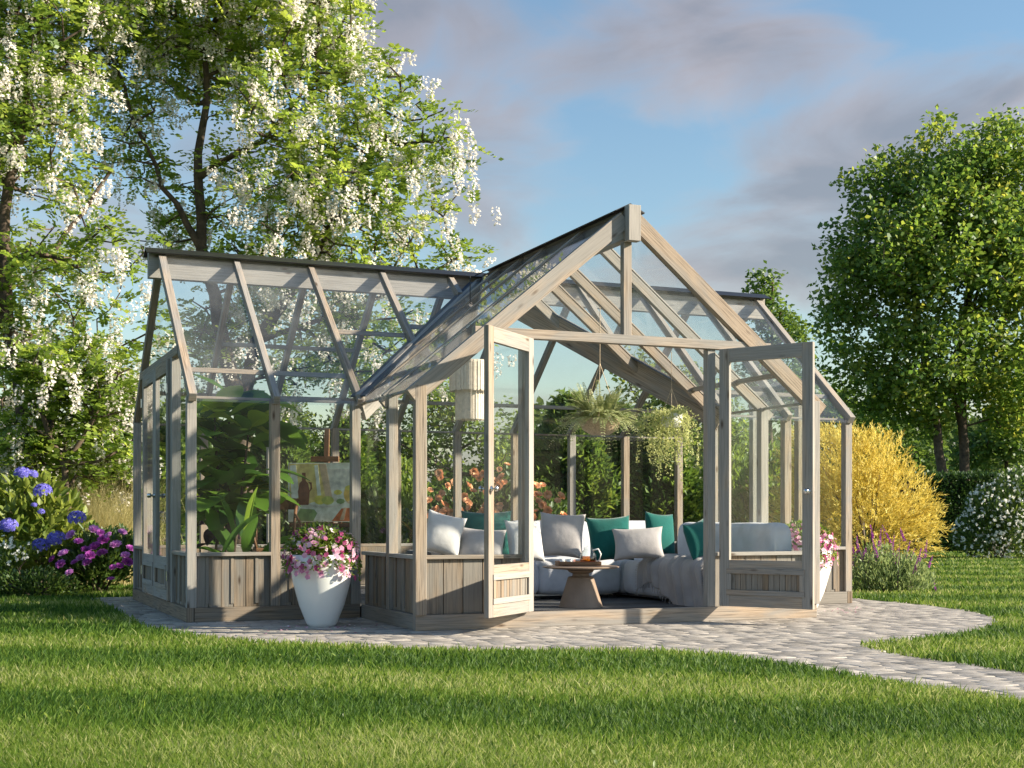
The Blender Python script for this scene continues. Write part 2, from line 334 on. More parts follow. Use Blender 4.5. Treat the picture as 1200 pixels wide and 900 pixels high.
def nrm(a): return a/(np.linalg.norm(a, axis=-1, keepdims=True)+1e-9)
def rdir(n, up=0.0):
    d = rng.normal(size=(n, 3)); d[:, 2] += up; return nrm(d)
def leaf_arr(pos, d, nor, L, Wd, oval=False, fold=.25, droop=0.0):
    """leaf blades: base at pos, pointing d, facing nor -> verts, faces, faces per leaf"""
    n = len(pos); d = nrm(d); s = nrm(np.cross(d, nor)); nn = np.cross(s, d)
    L = np.broadcast_to(np.asarray(L, float), (n,))[:, None]; Wd = np.broadcast_to(np.asarray(Wd, float), (n,))[:, None]
    if not oval:
        v = np.stack([pos, pos+d*L*.45+s*Wd*.5+nn*Wd*fold, pos+d*L-nn*L*droop, pos+d*L*.45-s*Wd*.5+nn*Wd*fold], 1)
        return v.reshape(-1, 3), np.arange(n*4).reshape(n, 4), 1
    v = np.stack([pos, pos+d*L*.28+s*Wd*.42+nn*Wd*fold, pos+d*L*.68+s*Wd*.4+nn*(Wd*fold-L*droop*.5), pos+d*L-nn*L*droop,
                  pos+d*L*.68-s*Wd*.4+nn*(Wd*fold-L*droop*.5), pos+d*L*.28-s*Wd*.42+nn*Wd*fold], 1)
    b = np.arange(n)[:, None]*6
    f = np.stack([b+np.array([0, 1, 2, 3]), b+np.array([0, 3, 4, 5])], 1).reshape(-1, 4)
    return v.reshape(-1, 3), f, 2
class LB:
    def __init__(s): s.V = []; s.F = []; s.var = []; s.n = 0; s.mi = []
    def add(s, pos, d, nor, L, Wd, var, oval=False, fold=.25, droop=0., mi=0):
        v, f, k = leaf_arr(np.asarray(pos, float), np.asarray(d, float), np.asarray(nor, float), L, Wd, oval, fold, droop)
        s.V.append(v); s.F.append(f+s.n); s.n += len(v); s.var.append(np.repeat(np.broadcast_to(var, (len(pos),)), k)); s.mi.append(np.full(len(f), mi))
    def raw(s, v, f, var, mi=0):
        s.V.append(np.asarray(v, float)); s.F.append(np.asarray(f)+s.n); s.n += len(v); s.var.append(np.broadcast_to(var, (len(f),))); s.mi.append(np.full(len(f), mi))
    def build(s, name, mats, parent=None, smooth=False):
        return npmesh(name, np.concatenate(s.V), [np.concatenate(s.F)], mats, parent, np.concatenate(s.var), np.concatenate(s.mi), smooth)
def clip01(a): return np.clip(a, 0, 1)

# ------------------------------------------------------------------ trees
def grow(trunks, targets, seg, k=.35, jit=.12, lift=.15):
    pos = []; par = []; pl = []; rad = []
    for pts in trunks:
        last = -1
        pts = [(np.array(p[:3], float), p[3]) for p in pts]
        start = pts[0]
        if pos:
            dd = [np.linalg.norm(q-start[0]) for q in pos]; j = int(np.argmin(dd))
            if dd[j] < .3: last = j
        if last < 0: pos.append(start[0]); par.append(-1); pl.append(0); rad.append(start[1]); last = len(pos)-1
        for (a, ra), (b, rb) in zip(pts[:-1], pts[1:]):
            n = max(1, int(np.ceil(np.linalg.norm(b-a)/seg)))
            for i in range(1, n+1):
                t = i/n; p = a+(b-a)*t+(rng.normal(size=3)*jit*seg*.4 if i < n else 0)
                pl.append(pl[last]+np.linalg.norm(p-pos[last])); pos.append(p); par.append(last); rad.append(ra+(rb-ra)*t); last = len(pos)-1
    ntr = len(pos)
    cap = ntr+len(targets)*14+50
    A = np.zeros((cap, 3)); A[:ntr] = pos; PL = np.zeros(cap); PL[:ntr] = pl; PL[:ntr] *= .3
    d0 = np.min(np.linalg.norm(targets[:, None]-A[None, :ntr], axis=2), axis=1)
    n = ntr; tips = []
    for t in targets[np.argsort(d0)]:
        d = np.linalg.norm(A[:n]-t, axis=1); c = d+k*PL[:n]+.6*np.maximum(0, A[:n, 2]-t[2]); j = int(np.argmin(c)); L = d[j]
        m = min(12, max(1, int(np.ceil(L/seg)))); last = j; a = A[j]
        for i in range(1, m+1):
            u = i/m; p = a+(t-a)*u+np.array((0, 0, lift*L*math.sin(PI*u)*.5))
            if i < m: p = p+rng.normal(size=3)*jit*seg
            A[n] = p; PL[n] = PL[last]+np.linalg.norm(p-A[last]); par.append(last); rad.append(0); last = n; n += 1
        tips.append(last)
    A = A[:n]; R = np.zeros(n); r0 = .010
    kids = np.zeros(n)
    acc = np.zeros(n)
    for i in range(n-1, -1, -1):
        r = max(r0, acc[i]**(1/2.3)); R[i] = max(r, rad[i]) if rad[i] else r
        if rad[i]: R[i] = rad[i]
        if par[i] >= 0: acc[par[i]] += r**2.3
    return A, np.array(par), R, np.array(tips)
def branch_mesh(A, par, R, name, m, parent, sides=6, rmin=0, rmax=9):
    i = np.where((par >= 0) & (R >= rmin))[0]; p = par[i]; d = nrm(A[i]-A[p])
    ref = np.where(np.abs(d[:, 2:3]) > .9, np.array([[1., 0, 0]]), np.array([[0, 0, 1.]])); a = nrm(np.cross(d, ref)); b = np.cross(d, a)
    r1 = R[i]; r0 = np.minimum(R[p], R[i]*1.7+.004)
    an = np.arange(sides)*2*PI/sides; ca = np.cos(an)[None, :, None]; sa = np.sin(an)[None, :, None]
    ring = a[:, None]*ca+b[:, None]*sa
    v0 = (A[p]-d*r0[:, None]*.5)[:, None]+ring*r0[:, None, None]; v1 = (A[i]+d*r1[:, None]*.3)[:, None]+ring*r1[:, None, None]
    V = np.concatenate([v0, v1], 1); n = len(i); base = np.arange(n)[:, None, None]*(2*sides); q = np.arange(sides); q2 = (q+1) % sides
    f = np.stack([q, q2, q2+sides, q+sides], 1)[None]+base
    return npmesh(name, V.reshape(-1, 3), [f.reshape(-1, 4)], m, parent, smooth=True)
def in_blobs(blobs, n, squash=.75, shell=.0):
    """blobs: (centre, radius); points spread through their volumes"""
    w = np.array([b[1]**2.4 for b in blobs]); ch = rng.choice(len(blobs), n, p=w/w.sum())
    c = np.array([b[0] for b in blobs])[ch]; r = np.array([b[1] for b in blobs])[ch]
    d = rdir(n)*(np.maximum(rng.random(n), shell)**(1/2.6))[:, None]; d[:, 2] *= squash
    return c+d*r[:, None]

def robinia(name, label, base_D, trunks, blobs, ntip, parent=None, flower=.45, frond=5, cl=.3, bark='bark', bright=0.):
    o0 = trunks[0][0]; root = thing(name, label, 'tree', (o0[0], o0[1], 0)); org = np.array((o0[0], o0[1], 0.))
    T = in_blobs(blobs, ntip, .85)
    A, par, R, tips = grow(trunks, T, .42, .32, .16)
    branch_mesh(A-org, par, R, 'trunk', M[bark], root)
    tp = A[tips]-org; pd = nrm(A[tips]-A[par[tips]])
    lb = LB(); n = len(tp)*frond
    c = np.repeat(tp, frond, 0)+rdir(n)*(rng.random(n)**.5*1.35*cl)[:, None]*np.array((1, 1, .75))-np.repeat(pd, frond, 0)*.12; tipv = np.repeat(clip01(rng.normal(.5+bright, .2, len(tp))), frond)
    d = nrm(np.repeat(pd, frond, 0)*.5+rdir(n)*np.array((1, 1, .45))); FL = rng.uniform(.18, .34, n)
    side = nrm(np.cross(d, np.array((0, 0, 1.))+rng.normal(size=(n, 3))*.25)); up = np.cross(side, d)
    k = 9
    for j in range(k):
        if j == k-1: s = 0; t = 1.
        else: s = 1 if j % 2 else -1; t = .2+.75*(j//2)/(k//2)
        pos = c+d*(FL*t)[:, None]-np.array((0, 0, 1))*(FL*t**2*.35)[:, None]
        ld = d*.5+side*s+rng.normal(size=(n, 3))*.15 if s else d
        lb.add(pos, ld, up+rng.normal(size=(n, 3))*.4, FL*.36, FL*.22, clip01(tipv+rng.normal(0, .16, n)), False, .12)
    lb.build('crown', M['robinia'], root)
    fb = LB(); m = int(len(tp)*flower); ch = rng.choice(len(tp), m, replace=False); oc = tp.mean(0); od = nrm(tp-oc)
    # hanging racemes come in bunches
    cc = np.repeat(tp[ch]+od[ch]*.22-np.array((0, 0, .10)), 3, 0)+rng.normal(size=(m*3, 3))*np.array((.13, .13, .09)); LL = rng.uniform(.20, .36, len(cc)); q = 34
    t = np.tile(np.linspace(0, 1, q), len(cc)); C2 = np.repeat(cc, q, 0); L2 = np.repeat(LL, q)
    sway = np.repeat(rng.normal(size=(len(cc), 3))*.05, q, 0)
    rad = .060*(1-.7*t)*(.5+.5*np.minimum(1, t*6)); an = rng.random(len(t))*2*PI
    off = np.stack([np.cos(an)*rad, np.sin(an)*rad, -t*L2], 1)
    dd = np.stack([np.cos(an), np.sin(an), -.5+rng.normal(0, .3, len(t))], 1)
    fb.add(C2+off+sway*t[:, None], dd, rdir(len(t)), rng.uniform(.04, .058, len(t)), rng.uniform(.036, .05, len(t)), clip01(rng.normal(.6, .25, len(t))-.15*t), False, .3)
    f = fb.build('blossoms', M['robinia_flower'], root); tag(f, kind='stuff')
    return root
def leafy_tree(name, label, cat, trunks, blobs, ntip, per, cl, L, Wd, m, bark='bark', seg=.6, oval=False, up=.3, group=None, shell=0., squash=.85, kk=.32):
    o0 = trunks[0][0]; root = thing(name, label, cat, (o0[0], o0[1], 0), group=group); org = np.array((o0[0], o0[1], 0.))
    A, par, R, tips = grow(trunks, in_blobs(blobs, ntip, squash, shell), seg, kk, .14)
    branch_mesh(A-org, par, R, 'trunk', M[bark], root)
    tp = A[tips]-org; n = len(tp)*per; lb = LB(); tv = np.repeat(clip01(rng.normal(.45, .22, len(tp))), per)
    c = np.repeat(tp, per, 0)+rdir(n)*(rng.random(n)**.5*1.7*cl)[:, None]*np.array((1, 1, .8))
    d = rdir(n)*np.array((1, 1, .6))+np.array((0, 0, -.15)); nor = rdir(n)+np.array((0, 0, .55))
    lb.add(c, d, nor, rng.uniform(.7, 1.2, n)*L, rng.uniform(.7, 1.2, n)*Wd, clip01(tv+rng.normal(0, .2, n)), oval, .12, .1)
    lb.build('crown', M[m], root); return root
def shrub(name, label, cat, base, blobs, n, L, Wd, m, up=.6, outward=1., oval=True, shell=.35, stems=True, group=None, rnd=.5, droop=.1, squash=.9, bark='bark', nstem=9, vshift=0, part='foliage'):
    root = thing(name, label, cat, base, group=group); org = np.array(base, float)
    P = in_blobs(blobs, n, squash, shell); P = P[P[:, 2] > base[2]+.02]; n = len(P)
    cen = org+np.array((0, 0, .1*max(b[1] for b in blobs)))
    d = nrm(P-cen)*outward+np.array((0, 0, up))+rng.normal(size=(n, 3))*rnd; nor = rdir(n)*.7+np.array((0, 0, 1.))
    cluster = np.sin(P[:, 0]*5.1+1)*np.sin(P[:, 1]*4.3+2)*np.sin(P[:, 2]*5.7)*.35
    lb = LB(); lb.add(P-org, d, nor, rng.uniform(.6, 1.25, n)*L, rng.uniform(.7, 1.2, n)*Wd, clip01(rng.normal(.45+vshift, .2, n)+cluster), oval, .15, droop)
    lb.build(part, M[m], root)
    if stems:
        mb = MB()
        for i in range(nstem):
            e = P[rng.integers(n)]-org; a = np.array((rng.normal()*.06, rng.normal()*.06, -.02)); mid = (a+e)/2+rng.normal(size=3)*.05*np.linalg.norm(e); mid[2] += .1*np.linalg.norm(e)
            mb.tube([a, mid, e], .016, 5, 0, .004)
        mb.build('stem', M[bark], root, smooth=True)
    return root
def B(px, py, rpx, D, dD=0):       # blob given as a pixel circle at a distance
    return (W3(px, py, D+dD), rpx*D/F)

# ------------------------------------------------------------------ ground
LAWN_C, LAWN_R = np.array((3.86, 0.0)), 4.37
def on_paving(x, y, g=0.0):
    inside = ((x-3.86)**2+y**2 < (LAWN_R-g)**2) & (y <= 0)
    inside |= (x > -.48+g) & (x < 8.2-g) & (y > 0) & (y < 4.6-g)
    fl = np.clip((y+5.2)/1.2, 0, 1)**2*.9          # the path flares where it meets the circle
    inside |= (x > 2.98+g-fl*.5-(y+4.5)*.03) & (x < 4.27-g+fl*.4+(y+4.5)*.02) & (y < -3.6)
    return inside
def lawn_material():
    m, n, l, b = mat('lawn_soil'); co = n.new('ShaderNodeTexCoord')
    t = n.new('ShaderNodeTexNoise'); t.inputs['Scale'].default_value = 9; t.inputs['Detail'].default_value = 8; l.new(co.outputs['Object'], t.inputs[0])
    t2 = n.new('ShaderNodeTexNoise'); t2.inputs['Scale'].default_value = .25; t2.inputs['Detail'].default_value = 4; l.new(co.outputs['Object'], t2.inputs[0])
    r = ramp(n, [(.3, (.022, .042, .009)), (.5, (.045, .078, .013)), (.72, (.075, .11, .025))]); l.new(t.outputs['Fac'], r.inputs[0])
    r2 = ramp(n, [(.35, (.75, .75, .75)), (.65, (1.2, 1.2, 1.1))]); l.new(t2.outputs['Fac'], r2.inputs[0])
    mx = n.new('ShaderNodeMix'); mx.data_type = 'RGBA'; mx.blend_type = 'MULTIPLY'; mx.inputs['Factor'].default_value = 1; l.new(r.outputs[0], mx.inputs['A']); l.new(r2.outputs[0], mx.inputs['B'])
    l.new(mx.outputs['Result'], b.inputs['Base Color']); b.inputs['Roughness'].default_value = .95; b.inputs['Specular IOR Level'].default_value = .1
    bp = n.new('ShaderNodeBump'); bp.inputs['Strength'].default_value = .8; bp.inputs['Distance'].default_value = .05; l.new(t.outputs['Fac'], bp.inputs['Height']); l.new(bp.outputs[0], b.inputs['Normal'])
    return m
tag(npmesh('lawn', [(-900, -60, 0), (900, -60, 0), (900, 1200, 0), (-900, 1200, 0)], [np.array([[0, 1, 2, 3]])], lawn_material()), kind='structure')

def stone_material():
    m, n, l, b = mat('paving_stone'); co = n.new('ShaderNodeTexCoord'); at = n.new('ShaderNodeAttribute'); at.attribute_name = 'var'
    t = n.new('ShaderNodeTexNoise'); t.inputs['Scale'].default_value = 5; t.inputs['Detail'].default_value = 12; t.inputs['Roughness'].default_value = .72; l.new(co.outputs['Object'], t.inputs[0])
    r = ramp(n, [(0, (.24, .225, .21)), (.35, (.36, .335, .31)), (1, (.47, .44, .40))]); l.new(at.outputs['Fac'], r.inputs[0])
    r2 = ramp(n, [(.36, (.5, .49, .47)), (.55, (.98, .97, .96)), (.7, (1.12, 1.1, 1.08))]); l.new(t.outputs['Fac'], r2.inputs[0])
    mx = n.new('ShaderNodeMix'); mx.data_type = 'RGBA'; mx.blend_type = 'MULTIPLY'; mx.inputs['Factor'].default_value = 1; l.new(r.outputs[0], mx.inputs['A']); l.new(r2.outputs[0], mx.inputs['B'])
    l.new(mx.outputs['Result'], b.inputs['Base Color']); b.inputs['Roughness'].default_value = .6
    bp = n.new('ShaderNodeBump'); bp.inputs['Strength'].default_value = .6; bp.inputs['Distance'].default_value = .012; l.new(t.outputs['Fac'], bp.inputs['Height']); l.new(bp.outputs[0], b.inputs['Normal'])
    return m
def paving():
    # bed of dark joints, then setts laid in staggered courses
    V = []; Fc = []; var = []
    sx, sy = .24, .13
    y = -13.2; row = 0; k = 0
    while y < 4.6:
        x = -.6+(row % 2)*sx*.5+rng.uniform(-.03, .03)
        while x < 8.5:
            w = sx*rng.uniform(.7, 1.35); cx, cy = x+w/2, y+sy/2
            corners = [(x+.004, y+.004), (x+w-.004, y+.004), (x+w-.004, y+sy-.004), (x+.004, y+sy-.004)]
            if on_paving(cx, cy, .03) and not (.1 < cx < 7.5 and .1 < cy < 3.9) and not (1.8 < cx < 5.7 and -1.6 < cy <= .1):
                h = .014+rng.uniform(-.0015, .0015); tx, ty = rng.normal(0, .003, 2); c = []
                for (a, bb) in corners: c.append((a+rng.uniform(-.006, .006), bb+rng.uniform(-.005, .005)))
                for z, ins in ((.001, 0), (h-.002, 0), (h, .004)):
                    for (a, bb), (ux, uy) in zip(c, ((1, 1), (-1, 1), (-1, -1), (1, -1))):
                        V.append((a+ux*ins, bb+uy*ins, z if z < .002 else z+(a-cx)*tx+(bb-cy)*ty))
                for q in range(2):
                    for i in range(4): j = (i+1) % 4; Fc.append((k+q*4+i, k+q*4+j, k+q*4+4+j, k+q*4+4+i))
                Fc.append((k+8, k+9, k+10, k+11)); var += [clip01(rng.normal(.5, .25))]*9; k += 12
            x += w
        y += sy; row += 1
    # fine sand bed, same outline
    ms = MB()
    o = npmesh('path', V, [np.array(Fc)], stone_material(), None, var); tag(o, kind='structure')
paving()
bed = []
for a in np.linspace(PI, 2*PI, 60): bed.append((3.86+4.31*math.cos(a), 4.31*math.sin(a)))
bed = [(-.45, 4.5)]+bed+[(8.15, 4.5)]
mbd = MB(); mbd.prism([(x, y, .006) for x, y in bed], .012); sand = plain('joint_sand', (.20, .185, .17), .95, 0, .3, 40)
tag(mbd.build('paving_bed', sand), kind='structure')
mbd = MB(); mbd.prism([(3.0, -4.23, .0055), (3.05, -13.2, .0055), (4.2, -13.2, .0055), (4.25, -4.23, .0055)], .011); tag(mbd.build('path_bed', sand), kind='structure')

def grass():
    n = 520000
    # thin out with distance from the viewer's end of the lawn
    t = rng.random(n); D = 4.6*(62/4.6)**(t**1.45); u = rng.uniform(-.44, .44, n)
    n2 = 330000; t2 = rng.random(n2); D2_ = 3.0*(62/3.0)**(t2**1.3); u2 = rng.uniform(-1.15, 1.15, n2); k2 = (np.abs(u2) > .44) | (D2_ < 4.65)      # the lawn to both sides and nearer
    D = np.concatenate([D, D2_[k2]]); u = np.concatenate([u, u2[k2]]); n = len(D)
    p = CAM[:2]+D[:, None]*FW[:2]+(u*D)[:, None]*RT[:2]; x, y = p[:, 0], p[:, 1]
    edge = rng.normal(0, .022, n)
    keep = ~on_paving(x, y, .05+edge) & ~((x > -.1) & (x < 7.7) & (y > -.2) & (y < 4.2))
    x, y, D = x[keep], y[keep], D[keep]; n = len(x)
    # mowing bands run across the garden
    c = (x-CAM[0])*FW[0]+(y-CAM[1])*FW[1]; s = (x-CAM[0])*RT[0]+(y-CAM[1])*RT[1]
    band = np.tanh(1.7*np.sin((c+.05*s+.16*np.sin(s*.9)+.08*np.sin(s*3.1+c))*2*PI/2.45+.5))
    patch = np.sin(x*1.7+np.sin(y*1.1)*1.3)*np.sin(y*1.9+np.sin(x*.8))*.5+np.sin(x*4.3+1)*np.sin(y*5.1)*.3
    H = rng.uniform(.030, .075, n)*(1+.2*patch); H = np.where(rng.random(n) < .03, H*1.4, H)
    H *= 1+.008*np.clip(D-8, 0, 40)
    w = .0025*(D/5)**.85*rng.uniform(.8, 1.4, n)
    an = rng.random(n)*2*PI; lean = rng.uniform(.1, .65, n)
    ld = np.stack([np.cos(an)*lean, np.sin(an)*lean], 1)+(-FW[:2])[None]*(band*.24)[:, None]
    sd = np.stack([np.cos(an+1.3), np.sin(an+1.3)], 1)*.5+RT[:2][None]*rng.choice([-1, 1], n)[:, None]*.8; sd /= np.linalg.norm(sd, axis=1)[:, None]
    z0 = np.zeros(n); b0 = np.stack([x, y, z0-.003], 1); S3 = np.concatenate([sd, np.zeros((n, 1))], 1)*w[:, None]
    mid = np.stack([x+ld[:, 0]*H*.35, y+ld[:, 1]*H*.35, H*.6], 1); tip = np.stack([x+ld[:, 0]*H*1.05, y+ld[:, 1]*H*1.05, H*.98], 1)
    V = np.stack([b0-S3, b0+S3, mid+S3*.85, mid-S3*.85, tip], 1).reshape(-1, 3)
    b = np.arange(n)[:, None]*5
    var = clip01(rng.normal(.42, .2, n)+band*.25+patch*.10+(rng.random(n) < .03)*.4)
    o = npmesh('grass', V, [b+np.array([0, 1, 2, 3]), b+np.array([3, 2, 4])], M['blade'], None, np.concatenate([var, var])); tag(o, kind='stuff', cat='grass', label='mown green lawn grass around the stone paving')
    # broad-leaved weeds and clover tufts here and there, part of the same turf
grass()

# ------------------------------------------------------------------ the greenhouse
L_, Wd_, P_, He, Hr = 7.58, 3.97, 1.73, 2.15, 3.86
X0, X1, XC = 1.69, 5.83, 3.76
ZP, ZS, ZH = .15, .67, 2.65
YR = Wd_/2; SL = (Hr-He)/YR
gh = thing('greenhouse', 'large weathered timber and glass greenhouse with a cross gable and open porch doors', 'greenhouse')
TH_, PW = .045, .09
NB = 0
def wallpt(o, u, s, off, z):           # along wall u by s, outwards by off
    n = np.array((u[1], -u[0])); p = np.array(o)+np.array(u)*s+n*off; return np.array((p[0], p[1], z))
def post(o, u, s, w=PW, d=PW, z0=ZP, z1=He, off=-.045, parent=gh):
    mb = MB(); mb.beam(wallpt(o, u, s, off, z0), wallpt(o, u, s, off, z1), w, d, (u[0], u[1], 0)); return mb.build('post', M['wood'], parent, .004)
def planks(o, u, s0, s1, z0=ZP, z1=ZS-.035, off=-.05, wid=.125, parent=gh, name='plank_panel', batten=True):
    mb = MB(); n = max(1, round((s1-s0)/wid)); w = (s1-s0)/n
    for i in range(n):
        a = s0+i*w+w/2; mb.beam(wallpt(o, u, a, off+rng.uniform(-.004, .004), z0), wallpt(o, u, a, off, z1), w-.007, .024, (u[0], u[1], 0))
        if batten and i % 2 == 0: mb.beam(wallpt(o, u, a+w*.5-.012, off+.016, z0+.03), wallpt(o, u, a+w*.5-.012, off+.016, z1-.002), .03, .012, (u[0], u[1], 0))
    mb.beam(wallpt(o, u, (s0+s1)/2, off-.022, z0), wallpt(o, u, (s0+s1)/2, off-.022, z1), s1-s0-.01, .012, (u[0], u[1], 0))
    return mb.build(name, M['plank'], parent, .0025)
def sill(o, u, s0, s1, z=ZS-.0175, off=-.04, parent=gh):
    mb = MB(); mb.beam(wallpt(o, u, s0, off, z), wallpt(o, u, s1, off, z), .035, .085, (0, 0, 1)); return mb.build('sill', M['wood'], parent, .003)
def pane(o, u, s0, s1, z0, z1, off=-.045, parent=gh, m='glass', name='glass_pane'):
    mb = MB(); mb.beam(wallpt(o, u, (s0+s1)/2, off, z0), wallpt(o, u, (s0+s1)/2, off, z1), s1-s0, .006, (u[0], u[1], 0)); return mb.build(name, M[m], parent)
def base(o, u, s0, s1, off=-.03):
    mb = MB(); mb.beam(wallpt(o, u, s0, off, .082), wallpt(o, u, s1, off, .082), .135, .07, (0, 0, 1)); return mb.build('base_plinth', M['plank'], gh, .004)
def plate(o, u, s0, s1, z=He-.012, off=-.045, h=.024, w=.035):
    mb = MB(); mb.beam(wallpt(o, u, s0, off, z), wallpt(o, u, s1, off, z), h, w, (0, 0, 1)); return mb.build('eave_beam', M['wood'], gh, .003)
def bays(o, u, posts, glazed=True, plated=True):
    for s in posts: post(o, u, s)
    for a, b in zip(posts[:-1], posts[1:]):
        a2, b2 = a+PW/2, b-PW/2
        planks(o, u, a2, b2); sill(o, u, a2, b2); pane(o, u, a2-.005, b2+.005, ZS-.005, He-.026)
        if plated: plate(o, u, a2, b2)
FR = (1, 0)
bays((0, 0), FR, [.045, .84, 1.645]); bays((0, 0), FR, [5.88, 6.70, L_-.045])
base((0, 0), FR, .07, 1.683); base((0, 0), FR, 5.837, L_-.07)
BK = (-1, 0); xb = [.045, .84, 1.67, 2.5, 3.33, 4.17, 5.0, 5.85, 6.68, L_-.045]
bays((L_, Wd_), BK, [L_-x for x in xb[::-1]]); base((L_, Wd_), BK, .07, L_-.07)
# ends: the left one carries a pair of narrow glazed doors
LE = (0, -1)                                  # outward normal is -x
def S_(y): return Wd_-y
for y in (.98, 2.98): post((0, Wd_), LE, S_(y), z1=ZH-.04)
for a, b in ((.09, .935), (3.025, Wd_-.09)):
    planks((0, Wd_), LE, S_(b), S_(a)); sill((0, Wd_), LE, S_(b), S_(a)); pane((0, Wd_), LE, S_(b)-.005, S_(a)+.005, ZS-.005, He)
base((0, Wd_), LE, .0, Wd_)
RE = (0, 1)
for y in (.98, 1.985, 2.98): post((L_, 0), RE, y, z1=ZH-.04)
for a, b in ((.09, .935), (1.025, 1.94), (2.03, 2.935), (3.025, Wd_-.09)):
    planks((L_, 0), RE, a, b); sill((L_, 0), RE, a, b); pane((L_, 0), RE, a-.005, b+.005, ZS-.005, He if a < .5 or b > 3.5 else ZH-.045)
base((L_, 0), RE, .0, Wd_)
# porch sides and front
PL = (0, -1)
bays((X0, 0), PL, [.87, P_-.045+0.0]); 
planks((X0, 0), PL, .02, .825); sill((X0, 0), PL, .02, .825); pane((X0, 0), PL, .0, .83, ZS-.005, He-.026); plate((X0, 0), PL, .0, .825); base((X0, 0), PL, .035, P_-.06)
PR = (0, 1)
bays((X1, -P_), PR, [.045, .86]); planks((X1, -P_), PR, .905, 1.71); sill((X1, -P_), PR, .905, 1.71); pane((X1, -P_), PR, .9, 1.73, ZS-.005, He-.026); plate((X1, -P_), PR, .905, 1.73); base((X1, -P_), PR, .06, 1.69)
po = (0, -P_)
mb = MB(); mb.beam((X0-.02, -P_+.03, .082), (X1+.02, -P_+.03, .082), .135, .07, (0, 0, 1)); mb.build('threshold', M['wood'], gh, .004)
post(po, FR, X0+.02, w=.10, d=.08, off=.002); post(po, FR, X1-.02, w=.10, d=.08, off=.002)
HL, HR_ = 2.76, 4.61
for s in (HL-.04, HR_+.04): post(po, FR, s, w=.085, d=.085, z1=ZH-.04)
for a, b in ((X0+.07, HL-.078), (HR_+.078, X1-.07)):
    planks(po, FR, a, b, wid=.19, batten=False); sill(po, FR, a, b); pane(po, FR, a-.003, b+.003, ZS-.005, He)
mb = MB(); mb.beam((2.22, -P_+.02, ZH), (XC*2-2.22, -P_+.02, ZH), .085, .09, (0, 0, 1)); mb.build('header', M['wood'], gh, .004)
for yy, x in ((0, 0.045), (0, L_-.045)):
    mb = MB(); h = (Hr-ZH)/SL
    mb.beam((x, YR-h+.02, ZH), (x, YR+h-.02, ZH), .085, .09, (0, 0, 1)); mb.build('header', M['wood'], gh, .004)
# deck inside
mb = MB(); y = -P_+.07
while y < Wd_-.1:
    a, b = (X0+.06, X1-.06) if y < .08 else (.08, L_-.08)
    mb.beam((a, y+.06, .11), (b, y+.06, .11), .135, .03, (0, 1, 0)); y += .14
mb.build('deck_floor', M['deck'], gh)
# ridge boards and rafters
mb = MB(); mb.beam((-.09, YR, Hr-.15), (L_+.09, YR, Hr-.15), .28, .10, (0, 0, 1)); mb.build('ridge_beam', M['wood'], gh, .004)
mb = MB(); mb.beam((XC, -P_-.05, Hr-.145), (XC, YR-.06, Hr-.145), .27, .10, (0, 0, 1)); mb.build('ridge_beam', M['wood'], gh, .004)
mb = MB(); mb.beam((XC, -P_-.075, Hr-.31), (XC, -P_-.075, Hr+.02), .125, .09, (1, 0, 0)); mb.build('ridge_block', M['wood'], gh, .004)
mb = MB(); mb.beam((XC-.02, -P_+.02, ZH+.04), (XC-.02, -P_+.02, Hr-.3), .085, .07, (1, 0, 0)); mb.build('king_post', M['wood'], gh, .004)
def cap(pts_a, pts_b, across):
    mb = MB(); a = np.array(pts_a, float); b = np.array(pts_b, float); c = np.array(across, float)
    for s in (-1, 1):
        e = c*s*.15; dn = np.array((0, 0, -.075))
        mb.prism([a, b, b+e+dn, a+e+dn], .012)
    return mb.build('ridge_cap', M['black_metal'], gh)
cap((-.12, YR, Hr+.035), (L_+.12, YR, Hr+.035), (0, 1, 0)); cap((XC, -P_-.03, Hr+.047), (XC, YR-.16, Hr+.047), (1, 0, 0))
def rafter(p0, p1, w=.06, h=.09, side=(1, 0, 0), name='rafter'):
    mb = MB(); mb.beam(p0, p1, w, h, side); return mb.build(name, M['wood'], gh, .003)
def zf(y): return He+min(y, Wd_-y)*SL
PS = (Hr-He)/(XC-X0)
def valley_y(x): return (x-X0)/(XC-X0)*YR if x < XC else (X1-x)/(X1-XC)*YR
EY = -.05
for x in xb:
    mid = X0+.05 < x < X1-.05
    y0 = EY if not mid else valley_y(x)+.02
    w = .075 if x in (xb[0], xb[-1]) else .06
    rafter((x, y0, He+(y0)*SL+.02), (x, YR-.052, Hr-.052*SL-.02), w)
    rafter((x, Wd_+.05, He-.05*SL+.02), (x, YR+.052, Hr-.052*SL-.02), w)
for y in (-.865, 0.035, .66, 1.3):
    for s in (-1, 1):
        xe = (X0-.05 if s < 0 else X1+.05) if y < .1 else (X0+(y/YR)*(XC-X0)+.02 if s < 0 else X1-(y/YR)*(X1-XC)-.02)
        ze = Hr-abs(xe-XC)*PS
        rafter((xe, y, ze-.06), (XC+s*.052, y, Hr-.052*PS-.06), .06, .09, (0, 1, 0))
        rafter((xe, y, ze+.022), (XC+s*.052, y, Hr-.052*PS+.022), .055, .014, (0, 1, 0), 'glazing_bar')
